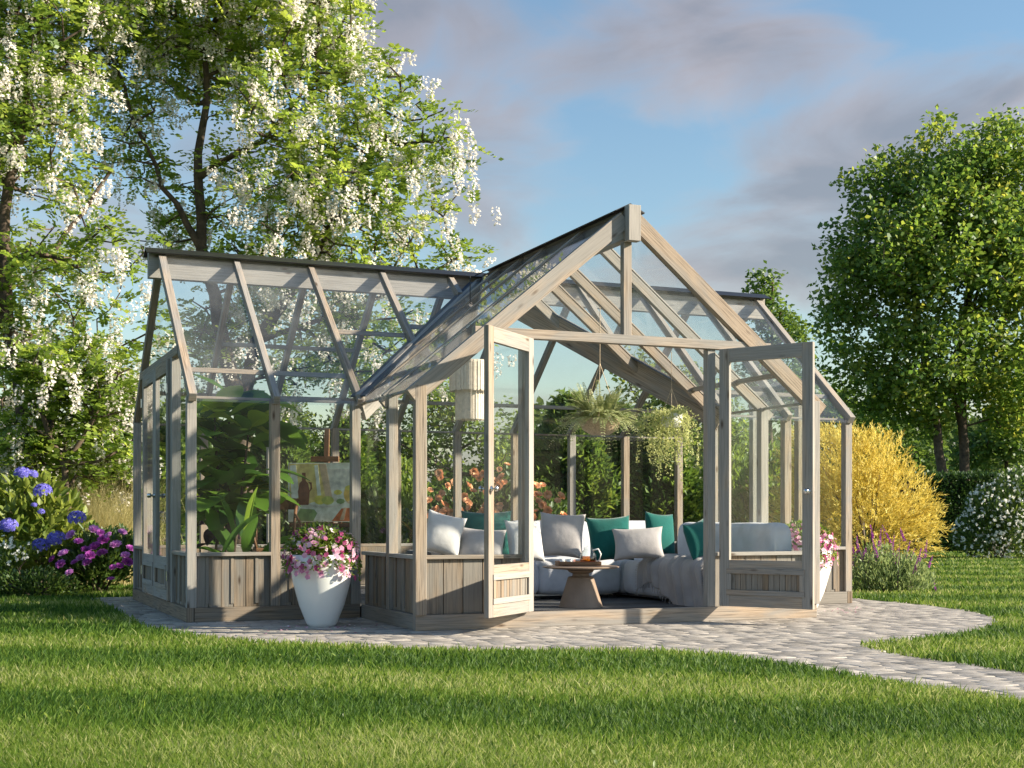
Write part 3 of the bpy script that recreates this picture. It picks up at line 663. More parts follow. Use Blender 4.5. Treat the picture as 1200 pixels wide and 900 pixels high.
for s in (-1, 1):                              # the two big rafters of the porch front
    xe = X0-.06 if s < 0 else X1+.06
    rafter((xe, -P_-.0, Hr-abs(xe-XC)*PS-.055), (XC+s*.055, -P_-.0, Hr-.055*PS-.055), .08, .15, (0, 1, 0), 'front_rafter')
    a = np.array((X0 if s < 0 else X1, 0.0, He-.06)); b = np.array((XC, YR-.05, Hr-.14)); rafter(a, b, .05, .28, np.cross(b-a, np.cross(b-a, (0, 0, 1.)))*0+np.cross(b-a, (0, 0, 1.)), 'valley_beam')
    a = np.array((X0-.04 if s < 0 else X1+.04, -.04, He+.045)); b = np.array((XC+s*.16, YR-.20, Hr-.115))
    mb = MB(); mb.beam(a, b, .17, .016, np.cross(b-a, (0, 0, 1.))); mb.build('valley_flashing', M['blue_metal'], gh)
# purlins and vent frames
def purlin(x0, x1, y, dz=-.03): 
    mb = MB(); mb.beam((x0, y, zf(y)+dz), (x1, y, zf(y)+dz), .045, .05, (0, 0, 1)); return mb.build('purlin', M['wood'], gh, .003)
for a, b in zip(xb[:-1], xb[1:]):
    a2, b2 = a+.03, b-.03
    purlin(a2, b2, Wd_-.42)
    if b < X0+.05 or a > X1-.05: purlin(a2, b2, .36)
    if 1.5 < a < 2.6: purlin(a2+(.0 if a < 2.4 else .0), b2, .98+(.14 if a > 2.4 else 0))
    if .7 < a < 2.4: purlin(a2, b2, Wd_-1.05)
for y0, y1 in ((-P_+.05, -.9), (-.83, 0.0)):
    for s in (-1, 1):
        xx = XC+s*1.72; mb = MB(); mb.beam((xx, y0, Hr-1.72*PS-.03), (xx, y1, Hr-1.72*PS-.03), .05, .045, (1, 0, 0)); mb.build('purlin', M['wood'], gh, .003)
# roof glazing
def rpane(poly): mb = MB(); mb.prism(poly, .006); return mb.build('roof_pane', M['roof_glass'], gh)
def Mf(x, y): return np.array((x, y, He+y*SL+.012))
def Mbk(x, y): return np.array((x, y, He+(Wd_-y)*SL+.012))
def Pp(x, y): return np.array((x, y, Hr-abs(x-XC)*PS+.012))
for a, b in zip(xb[:-1], xb[1:]):
    a2, b2 = a+.028, b-.028; yt = YR-.05
    rpane([Mbk(a2, Wd_+.08), Mbk(b2, Wd_+.08), Mbk(b2, Wd_-yt), Mbk(a2, Wd_-yt)][::-1])
    if b <= X0+.03 or a >= X1-.03: rpane([Mf(a2, -.08), Mf(b2, -.08), Mf(b2, yt), Mf(a2, yt)])
    else:
        va, vb = max(0, valley_y(a2))+.03, max(0, valley_y(b2))+.03
        if a < XC < b:
            continue
        if a < XC: rpane([Mf(a2, va), Mf(b2, min(vb, yt)), Mf(b2, yt), Mf(a2, yt)] if vb < yt-.02 else [Mf(a2, va), Mf(b2, yt), Mf(a2, yt)])
        else: rpane([Mf(a2, va), Mf(b2, vb), Mf(b2, yt), Mf(a2, yt)])
yb = [-P_+.04, -.865, .035, .66, 1.3]
for i in range(len(yb)):
    y0 = yb[i]+.028; y1 = (yb[i+1]-.028) if i+1 < len(yb) else YR-.12
    for s in (-1, 1):
        def xe(y): return (XC+s*((XC-X0)*(1-max(0, y)/YR)-.03)) if y > .04 else XC+s*(XC-X0+.07)
        p = [Pp(xe(y0), y0), Pp(xe(y1), y1), Pp(XC+s*.05, y1), Pp(XC+s*.05, y0)]
        rpane(p if s > 0 else p[::-1])
# gable glass
for x in (.045, L_-.045):
    h = (Hr-ZH)/SL-.08; zb = ZH+.04
    mb = MB(); mb.prism([(x, YR-h, zb), (x, YR+h, zb), (x, YR, zb+h*SL)], .006); mb.build('glass_pane', M['glass'], gh)
    for s in (-1, 1):
        yy = lambda v: YR+s*v
        mb = MB(); mb.prism([(x, yy(YR-.09), He), (x, yy(1.03), He), (x, yy(1.03), ZH-.04), (x, yy(YR-.09-(ZH-.12-He)/SL), ZH-.04)], .006); mb.build('glass_pane', M['glass'], gh)
h = (Hr-ZH)/PS-.1; zb = ZH+.043
for s in (-1, 1):
    mb = MB(); mb.prism([(XC+s*.05, -P_+.02, zb), (XC+s*h, -P_+.02, zb), (XC+s*.05, -P_+.02, zb+(h-.05)*PS)], .006); mb.build('glass_pane', M['glass'], gh)
    xo = XC+s*(XC-X0-.07); xi = HL-.08 if s < 0 else HR_+.08
    zt = Hr-abs(xi-XC)*PS-.12
    mb = MB(); mb.prism([(xo, -P_+.045, He), (xi, -P_+.045, He), (xi, -P_+.045, min(zt, ZH-.04)), (xo, -P_+.045, He+.001)] if False else [(xo, -P_+.045, He), (xi, -P_+.045, He), (xi, -P_+.045, min(zt, ZH-.04))], .006); mb.build('glass_pane', M['glass'], gh)
# doors
def door(width, hinge, ang, z0=ZP+.01, z1=ZH-.045, knob_side=1, stile=.105, face=1):
    """leaf along local +x from the hinge; returns the frame part with its sub-parts"""
    H = z1-z0; mb = MB(); st = stile
    mb.box((st/2, 0, H/2), (st, .045, H)); mb.box((width-st/2, 0, H/2), (st, .045, H))
    zg = ZS-z0-.12
    for z, hh in ((H-.065, .13), (zg, .10), (.065, .13)): mb.box((width/2, 0, z), (width-2*st, .043, hh))
    # raised moulding round the panel, both faces
    zb0, zb1 = .13, zg-.05
    for sy in (-1, 1):
        y = sy*.024
        mb.box((width/2, y, zb1-.004), (width-2*st+.05, .018, .05)); mb.box((width/2, y, zb0+.004), (width-2*st+.05, .018, .05))
        for xx in (st, width-st): mb.box((xx, y, (zb0+zb1)/2), (.045, .018, zb1-zb0-.06))
    fr = mb.build('door', M['wood'], gh, .003); fr.location = (hinge[0], hinge[1], z0); fr.rotation_euler = (0, 0, ang)
    mp_ = MB(); n = max(4, int((width-2*st)/.055)); w = (width-2*st)/n
    for i in range(n): mp_.box((st+w*(i+.5), rng.uniform(-.003, .003), (zb0+zb1)/2), (w-.005, .018, zb1-zb0+.02))
    mp_.box((width/2, 0, (zb0+zb1)/2), (width-2*st+.01, .008, zb1-zb0+.03)); mp_.build('plank_panel', M['plank'], fr, .002)
    g = MB(); g.box((width/2, 0, (zg+.05+H-.13)/2), (width-2*st+.01, .006, H-.13-zg-.05+.01)); g.build('glass_pane', M['glass'], fr)
    hb = MB()
    for sy in (-1, 1):
        hb.lathe([(.026, 0), (.026, .006), (.010, .010), (.010, .035), (.022, .040), (.027, .052), (.020, .064), (0, .067)], (0, 0, 0), 14)
        k = len(hb.v)-8*14
        for i in range(k, len(hb.v)): v = hb.v[i].copy(); hb.v[i] = np.array((width-st*.45+v[0], sy*(.0225+v[2]), 1.08+v[1]))
    hb.build('knob', M['steel'], fr, smooth=True)
    for z in (.25, H-.3):
        q = MB(); q.box((.005, -.026*face, z), (.03, .012, .09)); q.tube([(-.004, -.03*face, z-.05), (-.004, -.03*face, z+.05)], .008, 8); q.build('hinge', M['black_metal'] if width < .9 else M['steel'], fr)
    return fr
DWd = 1.0
door(.95, (HL+.0, -P_-.03), math.radians(-137)); door(.95, (HR_+.115, -P_-.03), math.radians(180+121), face=-1)
door(.945, (-.005, 2.93), math.radians(-90)); door(.945, (-.005, 1.03), math.radians(90), face=-1)

# ------------------------------------------------------------------ inside: sofa, cushions, table
FZ = .128
def puff(name, size, loc, m, parent, rad=.09, crown=.02, rz=0):
    bm = bmesh.new(); bmesh.ops.create_cube(bm, size=1)
    bmesh.ops.scale(bm, vec=size, verts=bm.verts)
    bmesh.ops.bevel(bm, geom=bm.edges[:], offset=min(rad, min(size)*.48), segments=4, profile=.6, affect='EDGES')
    bmesh.ops.subdivide_edges(bm, edges=[e for e in bm.edges if e.calc_length() > .12], cuts=3, use_grid_fill=True)
    for v in bm.verts:
        x, y = v.co.x/size[0]*2, v.co.y/size[1]*2
        if v.co.z > 0: v.co.z += crown*(1-x*x)*(1-y*y)
        z = v.co.z/size[2]*2
        v.co.x += .018*np.sign(x)*(1-z*z)*(abs(x) > .7); v.co.y += .018*np.sign(y)*(1-z*z)*(abs(y) > .7)
        w = .004*math.sin(v.co.x*17+loc[0]*5)*math.sin(v.co.y*13+loc[1]*3); v.co.z += w
    me = bpy.data.meshes.new(name); bm.to_mesh(me); bm.free(); me.materials.append(m)
    for p in me.polygons: p.use_smooth = True
    o = link(bpy.data.objects.new(name, me), parent); o.location = loc; o.rotation_euler = (0, 0, rz); return o
sofa = thing('corner_sofa', 'pale grey modular corner sofa running along the back and right of the porch room', 'sofa', (3.9, .7, FZ))
def sl(x, y, z): return (x-3.9, y-.7, z-FZ)
SB = .30                                  # front edge of the back run
for x0, x1 in ((2.84, 3.75), (3.76, 4.74)):
    puff('seat_cushion', (x1-x0, .92, .37), sl((x0+x1)/2, SB+.46, .355), M['sofa'], sofa)
    puff('back_cushion', (x1-x0-.02, .26, .50), sl((x0+x1)/2, SB+.86, .72), M['sofa'], sofa, .10, 0)
puff('seat_cushion', (.90, .92, .37), sl(5.20, SB+.46, .355), M['sofa'], sofa)
for y0, y1 in ((-.64, .29), (-1.6, -.65)):
    puff('seat_cushion', (.90, y1-y0, .37), sl(5.20, (y0+y1)/2, .355), M['sofa'], sofa)
    puff('back_cushion', (.24, y1-y0-.02, .48), sl(5.54, (y0+y1)/2, .71), M['sofa'], sofa, .10, 0)
puff('back_cushion', (.90, .26, .50), sl(5.20, SB+.86, .72), M['sofa'], sofa, .10, 0)
mb = MB(); mb.box(sl(3.76, SB+.48, .165), (1.8, .78, .025)); mb.box(sl(5.20, -.2, .165), (.78, 2.7, .025))
mb.box(sl(3.76, SB+.48, .145), (1.75, .72, .02)); mb.build('plinth', M['dark_cloth'], sofa)
mb = MB(); mb.box(sl(3.75, SB+.06, .172), (1.8, .02, .02)); mb.box(sl(4.80, -.65, .172), (.02, 1.85, .02)); mb.build('metal_frame', M['steel'], sofa)
mb = MB()
for x, y in ((2.95, SB+.12), (3.75, SB+.12), (4.66, SB+.12), (4.86, -.65), (4.86, -1.5), (5.5, -1.5), (2.95, 1.1), (5.5, 1.1)):
    mb.box(sl(x, y, .142), (.09, .09, .028))
mb.build('foot', M['black_metal'], sofa)

def pillow(label, w, h, t, loc, rot, m, group='scatter cushions on the corner sofa', pinch=.10):
    n = 22; u = np.linspace(-1, 1, n+1); U, Vv = np.meshgrid(u, u, indexing='ij')
    ph = rng.random(6)*6
    px_ = U*(1-pinch*(1-Vv**2)*np.abs(U)**2); py_ = Vv*(1-pinch*(1-U**2)*np.abs(Vv)**2)
    prof = ((1-U**2)*(1-Vv**2))**.42
    wr = .09*np.sin(7*U+ph[0]+2*Vv)*np.sin(5*Vv+ph[1])+.12*np.sin(11*(U*Vv)+ph[2])*np.abs(U*Vv)+.045*np.sin(16*U-9*Vv+ph[3])*np.abs(U)+.04*np.sin(19*Vv+5*U+ph[4])*np.abs(Vv)**1.5
    z = prof*(1+wr)+.0
    top = np.stack([px_*w/2, z*t/2, py_*h/2], -1).reshape(-1, 3); bot = np.stack([px_*w/2, -prof*t/2, py_*h/2], -1).reshape(-1, 3)
    m1 = n+1; i = np.arange(n)[:, None]*m1+np.arange(n)[None]; q = np.stack([i, i+m1, i+m1+1, i+1], -1).reshape(-1, 4)
    V = np.concatenate([top, bot]); V[:, 2] += h/2*.0
    bm = None
    o = npmesh('cushion', V, [np.concatenate([q, q[:, ::-1]+m1*m1])], m, None, smooth=True)
    bm = bmesh.new(); bm.from_mesh(o.data); bmesh.ops.remove_doubles(bm, verts=bm.verts, dist=.0004); bmesh.ops.recalc_face_normals(bm, faces=bm.faces); bm.to_mesh(o.data); bm.free()
    o.location = loc; o.rotation_euler = rot; o.data.update(); tag(o, label, 'cushion', group); return o
D2 = math.radians
def pil(label, px0, px1, py0, py1, D, m, t=.17, tilt=-14, yaw=0, roll=0, **k):
    c = W3((px0+px1)/2, (py0+py1)/2, D); w = (px1-px0)*D/F; h = (py1-py0)*D/F
    return pillow(label, w, h, t, c, (D2(tilt), D2(roll), -TH+D2(yaw)), m, **k)
pil('white cushion leaning beside the dark armrest, leftmost on the sofa', 496, 543, 600, 652, 13.55, M['white_cloth'], .22, -16, 6, 14)
pil('grey square cushion between the white cushion and the open left door', 536, 592, 618, 662, 13.65, M['grey_cloth'], .2, -16, -4, 4)
pil('teal cushion standing behind grey cushion at the left of the sofa', 540, 600, 598, 655, 14.15, M['teal_cloth'], .18, -8, 2)
pil('small white cushion seen through the glass of the open left door', 592, 638, 608, 660, 13.9, M['white_cloth'], .2, -18, 22, 0)
pil('large light grey square cushion on the sofa behind the tea tray', 631, 685, 600, 655, 14.3, M['grey_cloth'], .2, -16, -6, 3)
pil('teal square cushion between the large grey cushion and the oblong one', 688, 741, 604, 659, 14.45, M['teal_cloth'], .18, -16, 8, -3)
pil('oblong light grey cushion in front of two teal cushions', 718, 778, 617, 657, 14.05, M['grey_cloth'], .17, -20, -2, -3)
pil('teal cushion standing in the sofa corner behind the oblong grey cushion', 753, 794, 600, 652, 14.35, M['teal_cloth'], .17, -12, 30, 5)
pil('teal cushion half hidden by the right door post', 800, 838, 610, 655, 13.45, M['teal_cloth'], .17, -12, 40, -12)
# dark arm block at the left end
puff('arm_cushion', (.30, .80, .5), sl(2.68, .74, .40), M['dark_cloth'], sofa, .04, 0)
# folded dark blanket with one corner hanging
def cloth(name, fn, nu, nv, m, label, cat, thick=.008, group=None):
    u, v = np.meshgrid(np.linspace(0, 1, nu+1), np.linspace(0, 1, nv+1), indexing='ij')
    V = fn(u, v).reshape(-1, 3); m1 = nv+1; i = np.arange(nu)[:, None]*m1+np.arange(nv)[None]; q = np.stack([i, i+m1, i+m1+1, i+1], -1).reshape(-1, 4)
    o = npmesh(name, V, [q], m, None, smooth=True); md = o.modifiers.new('thick', 'SOLIDIFY'); md.thickness = thick; md.offset = 1
    tag(o, label, cat, group); return o
def folded(u, v):
    x = 3.10+.42*u+.03*np.sin(v*5); s = v*1.0                    # over the seat front and down
    y = np.where(s < .62, .86-s, .24-.01*np.sin(u*9)); z = np.where(s < .56, .56, np.where(s < .62, .56-(s-.56)*.6, .525-(s-.62)))
    y = np.where(s > .62, .265-.0*s, np.maximum(y, .265))
    return np.stack([x, y, z+.012*np.sin(u*7+v*9)*(s < .5)+.012], -1)
cloth('blanket', folded, 20, 40, M['dark_cloth'], 'folded charcoal blanket hanging over the sofa seat behind the coffee table', 'blanket', .03)
def throw(u, v):
    # from the back of the right run, over its edge, hanging down to the plinth, one side pulled into a point
    s = v*(1.03+.22*np.exp(-((u-.80)/.22)**2)-.12*np.exp(-((u-.25)/.2)**2))
    y = -.18-1.1*u-.18*v*u+.10*v*np.sin(u*5); top = .575
    ex = 4.735
    x = np.where(s < .72, 5.45-s, ex-.02); z = np.where(s < .72, top, top-(s-.72)*.92)
    k = np.clip((s-.62)/.14, 0, 1); x = np.where((s >= .62) & (s < .76), 4.83-.105*np.sin(k*PI/2), x); z = np.where((s >= .62) & (s < .76), top-.10*(1-np.cos(k*PI/2)), np.where(s >= .76, top-.10-(s-.76), z))
    x = np.where(s >= .76, 4.722, x)
    f = .028*np.sin(u*21+v*5+1.5*np.sin(v*4))+.018*np.sin(u*37-v*9)
    hang = s >= .7
    x = x-np.where(hang, np.abs(f)*1.1+.012, 0); z = z+np.where(hang, 0, np.abs(f)*.9+.005)
    return np.stack([x, y, z], -1)
th_o = cloth('throw_blanket', throw, 60, 60, M['throw'], 'crumpled grey fringed throw draped over the right seat of the sofa', 'throw', .006)
ft = MB(); uu = np.linspace(0.01, .99, 46)
for q in uu:
    p = throw(np.array([[q]]), np.array([[1.0]]))[0, 0]; dx = rng.normal()*.008
    ft.tube([p, p+np.array((-.008, dx, -.03)), p+np.array((-.004, dx*1.6, -.055))], .003, 4)
for q in np.linspace(.3, 1, 34):
    for e, sg in ((0.0, 1), (1.0, -1)):
        p = throw(np.array([[e]]), np.array([[q]]))[0, 0]; ft.tube([p, p+np.array((-.006, sg*.03, -.006-.01*rng.random()))], .003, 4)
tag(ft.build('fringe', M['throw'], th_o), kind='stuff')
# pedestal coffee table
tx, ty = 3.64, -.95
tb = thing('coffee_table', 'round wooden pedestal coffee table in front of the sofa', 'coffee table', (tx, ty, FZ))
mb = MB(); mb.lathe([(.0, .355), (.12, .36), (.34, .378), (.375, .388), (.375, .395), (.36, .40), (0, .40)], n=48); mb.build('tabletop', M['table'], tb, smooth=False)
mb = MB(); mb.lathe([(.215, 0), (.212, .01), (.128, .285), (.12, .295), (.085, .30), (.08, .325), (.12, .345), (.13, .358)], n=40); mb.build('pedestal', M['table'], tb)
TT = FZ+.402
tr = thing('tea_tray', 'small brown rectangular tray on the coffee table', 'tray', (tx-.02, ty+.02, TT), -TH+.1)
mb = MB(); mb.box((0, 0, .006), (.42, .26, .012)); mb.build('tray_base', M['brown'], tr)
mb = MB()
for s in (-1, 1): mb.box((0, s*.127, .028), (.42, .012, .032)); mb.box((s*.204, 0, .028), (.012, .24, .032))
mb.build('rim', M['brown'], tr, .002)
def onT(dx, dy, dz=.013): a = -TH+.1; return (tx-.02+dx*math.cos(a)-dy*math.sin(a), ty+.02+dx*math.sin(a)+dy*math.cos(a), TT+dz)
tp = thing('teapot', 'clear glass teapot of tea on the brown tray', 'teapot', onT(.10, 0), -TH)
mb = MB(); mb.lathe([(.055, 0), (.078, .012), (.082, .05), (.076, .10), (.052, .135), (.040, .145), (.040, .155), (.038, .155), (.038, .143), (.050, .131), (.073, .098), (.079, .05), (.074, .014), (0, .004)], n=28); mb.build('glass_body', M['clear_glass'], tp, smooth=True)
mb = MB(); mb.lathe([(0, .006), (.070, .014), (.0765, .05), (.0745, .078), (0, .078)], n=24); mb.build('tea', M['tea'], tp, smooth=True)
mb = MB(); mb.lathe([(.044, .156), (.044, .164), (.02, .172), (.01, .178), (.014, .19), (0, .195)], n=20); mb.build('lid', M['clear_glass'], tp, smooth=True)
mb = MB(); mb.tube([(.045, 0, .14), (.10, 0, .15), (.125, 0, .10), (.11, 0, .04), (.078, 0, .025)], .008, 8); mb.build('handle', M['pot'], tp, smooth=True)
mb = MB(); mb.tube([(-.072, 0, .05), (-.10, 0, .085), (-.125, 0, .128)], .016, 8, 0, .008); mb.build('spout', M['clear_glass'], tp, smooth=True)
for k, (dx, dy, la) in enumerate(((-.15, .03, 'small white tea glass at the left end of the tray'), (-.095, -.05, 'small white tea glass nearest the front rim of the tray'), (-.05, .03, 'small white tea glass beside the glass teapot'))):
    mb = MB(); mb.lathe([(.018, 0), (.024, .004), (.03, .055), (.028, .055), (.022, .008), (0, .008)], n=20); o = mb.build('tea_glass', M['pot'], None, smooth=True); o.location = onT(dx, dy); tag(o, la, 'glass', 'tea glasses on the tray')

# ------------------------------------------------------------------ lamp and hanging plants
lx = W3(551, 427, 14.2)
lp = thing('pendant_lamp', 'two tier tasselled cream pendant lamp hanging inside the porch', 'pendant lamp', (lx[0], lx[1], 2.03))
def tassels(r, z0, z1, name):
    mb = MB(); n = 90
    for i in range(n):
        a = 2*PI*i/n; rr = r+rng.normal()*.003; p = np.array((rr*math.cos(a), rr*math.sin(a), 0))
        mb.beam(p+np.array((0, 0, z0+rng.uniform(0, .015))), p*1.0+np.array((0, 0, z1)), r*2*PI/n*.8, .006, (-math.sin(a), math.cos(a), 0))
    mb.lathe([(r-.012, z1-.02), (r+.004, z1-.02), (r+.004, z1+.006), (r-.012, z1+.006)], n=36)
    mb.lathe([(r-.012, z0+.10), (r-.004, z0+.10), (r-.004, z0+.112), (r-.012, z0+.112)], n=36)
    return mb.build(name, M['tassel'], lp)
tassels(.215, .30, .62, 'tassel_tier'); tassels(.155, 0.0, .33, 'tassel_tier')
mb = MB(); mb.tube([(0, 0, .62), (0, 0, Hr-.3-2.03-.0)], .006, 6); mb.box((0, 0, .61), (.42, .012, .012)); mb.box((0, 0, .612), (.012, .42, .012)); mb.build('cord', M['black_metal'], lp)

def frond(lb, p, d, L, n, lw, ll, droop, m=0, curl=1.0):
    # arching stem of small leaflets
    t = np.linspace(.05, 1, n); d = nrm(np.array(d)); pts = p+d[None]*(t*L)[:, None]+np.array((0, 0, -1.))[None]*(droop*L*t**2)[:, None]
    tg = nrm(np.gradient(pts, axis=0)); side = nrm(np.cross(tg, np.array((0, 0, 1.))+rng.normal(size=3)*.1)); up = np.cross(side, tg); sz = (.35+.65*np.sin(PI*np.clip(t*1.0, 0, 1))**.7)
    v = clip01(rng.normal(.5, .2, n)+.1)
    for s in (-1, 1): lb.add(pts, side*s+tg*.45, up+rng.normal(size=(n, 3))*.2, ll*sz, lw, v, False, .1, .1)
fc = W3(703, 489, 14.0)
fb = thing('hanging_fern', 'bushy pale fern hanging in a woven basket at the middle of the doorway', 'hanging plant', (fc[0], fc[1], fc[2]-.19))
mb = MB(); mb.lathe([(0, 0), (.10, .008), (.18, .06), (.22, .13), (.235, .17), (.222, .17), (.20, .13), (0, .12)], n=30); mb.build('basket', M['rattan'], fb, smooth=True)
lb = LB()
for i in range(170):
    a = rng.random()*2*PI; el = rng.uniform(.12, 1.35); L = rng.uniform(.30, .54)
    frond(lb, np.array((math.cos(a)*.10, math.sin(a)*.10, .16)), (math.cos(a)*math.cos(el), math.sin(a)*math.cos(el), math.sin(el)), L, 20, .014, .045, rng.uniform(.2, .75)*math.cos(el)+.1)
for i in range(16):
    a = rng.random()*2*PI; frond(lb, np.array((math.cos(a)*.22, math.sin(a)*.22, .17)), (math.cos(a)*.6, math.sin(a)*.6, .1), rng.uniform(.2, .4), 16, .012, .04, 1.0)
lb.build('foliage', M['fern'], fb)
mb = MB(); top = 3.2-fc[2]+.19
for i in range(3): a = i*2.1; mb.tube([(.22*math.cos(a), .22*math.sin(a), .17), (0, 0, .75), (0, 0, top)], .004, 5)
mb.build('rope', M['rattan'], fb)
tcn = W3(787, 495, 13.9)
tpn = thing('hanging_trailing_plant', 'pale trailing plant spilling long strands from a white hanging pot by the right door', 'hanging plant', tuple(tcn-np.array((0, 0, .05))))
mb = MB(); mb.lathe([(0, 0), (.09, 0), (.11, .05), (.12, .14), (.11, .14), (.10, .06), (0, .05)], n=24); o = mb.build('pot', M['pot'], tpn, smooth=True)
lb = LB()
for i in range(120):
    a = rng.random()*2*PI; r0_ = rng.uniform(.03, .11); L = rng.uniform(.12, .55) if rng.random() < .9 else rng.uniform(.5, .75); out = rng.uniform(.02, .26)
    n = int(L/.014)+8; t = np.linspace(0, 1, n)
    pts = np.stack([math.cos(a)*(r0_+out*np.sin(np.minimum(t*2.5, PI/2))), math.sin(a)*(r0_+out*np.sin(np.minimum(t*2.5, PI/2))), .15+.10*np.sin(np.minimum(t*4, PI))-t*L], 1)+rng.normal(size=(n, 3))*.004
    lb.add(pts, rdir(n)+np.array((0, 0, -.4)), rdir(n), .028, .016, clip01(rng.normal(.55, .2, n)), False, .1)
lb.build('foliage', M['trail'], tpn)
mb = MB()
for i in range(3): a = i*2.1; mb.tube([(.115*math.cos(a), .115*math.sin(a), .14), (0, 0, .40), (0, 0, 2.72-tcn[2]+.05)], .003, 5)
mb.build('rope', M['rattan'], tpn)

# ------------------------------------------------------------------ left wing: plants, easel, chair
def big_leaf(lb, p, d, L, W, droop, var, fold=.12, roll=0, tipw=.5, n=9, wav=.0, org=None):
    d = nrm(np.array(d, float)); p = np.array(p, float)
    if org is not None:                      # turned inwards by the panes
        for ax, lo in ((0, .16), (1, .16)):
            e = org[ax]+p[ax]+d[ax]*L
            if e < lo: d[ax] = abs(d[ax])*.6
            if org[ax]+p[ax] < lo+.06: p[ax] = lo+.06-org[ax]
        d = nrm(d)
    t = np.linspace(0, 1, n); pts = np.array(p)+d[None]*(t*L)[:, None]-np.array((0, 0, 1.))[None]*(droop*L*t**2)[:, None]
    tg = nrm(np.gradient(pts, axis=0)); side = np.cross(d, (0, 0, 1)); 
    if np.linalg.norm(side) < .1: side = np.array((1., 0, 0))
    side = nrm(side); up = nrm(np.cross(side, d)); side = side*math.cos(roll)+up*math.sin(roll); up = np.cross(side, d)
    w = W*.5*np.sin(PI*np.clip(t, 0.015, .985)**(1.0 if tipw == .5 else tipw))**.75
    wv = wav*np.sin(t*17)[:, None]*up[None]*W
    l = pts+side*w[:, None]+up*(w*fold*2)[:, None]+wv; r = pts-side*w[:, None]+up*(w*fold*2)[:, None]-wv
    V = np.stack([l, pts, r], 1).reshape(-1, 3); i = np.arange(n-1)[:, None]*3
    f = np.concatenate([i+np.array([0, 1, 4, 3]), i+np.array([1, 2, 5, 4])]); lb.raw(V, f, var)
def potted(name, label, loc, potr, poth, mats_pot='terracotta'):
    r = thing(name, label, 'plant', loc); mb = MB(); mb.lathe([(0, 0), (potr*.75, 0), (potr, poth*.95), (potr*1.06, poth*.96), (potr*1.06, poth), (potr*.92, poth), (potr*.9, poth*.9), (0, poth*.9)], n=26); mb.build('pot', M[mats_pot], r); return r
# broad-leaved tree plant
pc = G3(268, 13.9, FZ); fp = potted('ficus_plant', 'tall plant with broad glossy rounded leaves filling the left bay of the greenhouse', pc, .2, .34)
lb = LB(); mb = MB()
stems = [((0, 0, .3), (-.10, .05, 1.2), (-.14, .05, 2.0)), ((.02, 0, .3), (.12, .0, 1.0), (.2, -.05, 1.8)), ((0, .03, .3), (.05, .2, 1.2), (.06, .3, 1.95))]
for st in stems: mb.tube(st, .022, 7, 0, .01)
mb.build('stem', M['bark'], fp, smooth=True)
for i in range(135):
    st = stems[i % 3]; z = rng.uniform(.85, 2.05); k = np.clip((z-.3)/1.7, 0, 1); c = np.array(st[0])*(1-k)+np.array(st[2])*k; c[2] = z
    a = rng.random()*2*PI; el = rng.uniform(-.2, .9); L = rng.uniform(.30, .52)
    d = (math.cos(a)*math.cos(el), math.sin(a)*math.cos(el), math.sin(el)); off = rng.uniform(.05, .24)
    big_leaf(lb, c+np.array(d)*off, d, L, L*rng.uniform(.6, .75), rng.uniform(.1, .5), clip01(rng.normal(.45, .25)), .1, rng.normal()*.3, .5, 7, .01, org=np.array(fp.location))
lb.build('foliage', M['glossy'], fp, True)
pc = G3(285, 13.45, FZ); bp_ = potted('paddle_leaf_plant', 'low plant with upright paddle leaves in front of the broad leaved one', pc, .17, .26)
lb = LB()
for a, el, L, W, st in ((.2, 1.45, .62, .20, .34), (2.2, 1.0, .5, .19, .3), (3.4, .85, .56, .2, .34), (5.0, 1.25, .45, .16, .25), (.6, .55, .42, .2, .30), (4.2, .5, .4, .18, .35), (1.2, 1.3, .55, .17, .4), (5.6, .8, .45, .18, .3), (2.9, 1.35, .5, .15, .42), (6.0, .3, .34, .2, .3)):
    d = np.array((math.cos(a)*math.cos(el), math.sin(a)*math.cos(el), math.sin(el))); b0 = np.array((0, 0, .25)); e = b0+d*st
    big_leaf(lb, e, d*np.array((1.2, 1.2, 1)), L*1.3, W*1.25, .25, clip01(rng.normal(.45, .2)), .18, rng.normal()*.2, .8, 11, .008, org=np.array(bp_.location))
    s_ = nrm(np.cross(d, (0, 0, 1))); lb.raw([b0-s_*.008, b0+s_*.008, e+s_*.006, e-s_*.006], [[0, 1, 2, 3]], .8)
lb.build('foliage', M['glossy'], bp_, True)
pc = G3(250, 14.4, FZ); pp_ = potted('purple_leaf_plant', 'dark purple leaved plant among the greenhouse greenery', pc, .17, .26)
lb = LB(); mb = MB(); mb.tube([(0, 0, .2), (.05, 0, .8), (.08, .05, 1.25)], .015, 6); mb.build('stem', M['bark'], pp_, smooth=True)
for i in range(46):
    a = rng.random()*2*PI; el = rng.uniform(-.4, .7); L = rng.uniform(.16, .28); d = (math.cos(a)*math.cos(el), math.sin(a)*math.cos(el), math.sin(el))
    big_leaf(lb, np.array((.05, .03, rng.uniform(.55, 1.3)))+np.array(d)*rng.uniform(.02, .22), d, L, L*.6, .4, clip01(rng.normal(.5, .3)), .12, 0, .5, 7, org=np.array(pp_.location))
lb.build('foliage', M['purple_leaf'], pp_, True)
for px, D, hh, n, la in ((305, 14.3, .6, 110, 'small leafy green plant beside the chair in the greenhouse'), (262, 13.75, .42, 110, 'low bushy plant at the left corner window')):
    pc = G3(px, D, FZ); r = potted('leafy_plant', la, pc, .15, .24); lb = LB()
    for i in range(n):
        a = rng.random()*2*PI; el = rng.uniform(.0, 1.4); L = rng.uniform(.2, .42); frond(lb, np.array((0, 0, .22)), (math.cos(a)*math.cos(el), math.sin(a)*math.cos(el), math.sin(el)), hh*rng.uniform(.4, 1), 8, .03, .08, .3)
    lb.build('foliage', M['dark_green'], r)
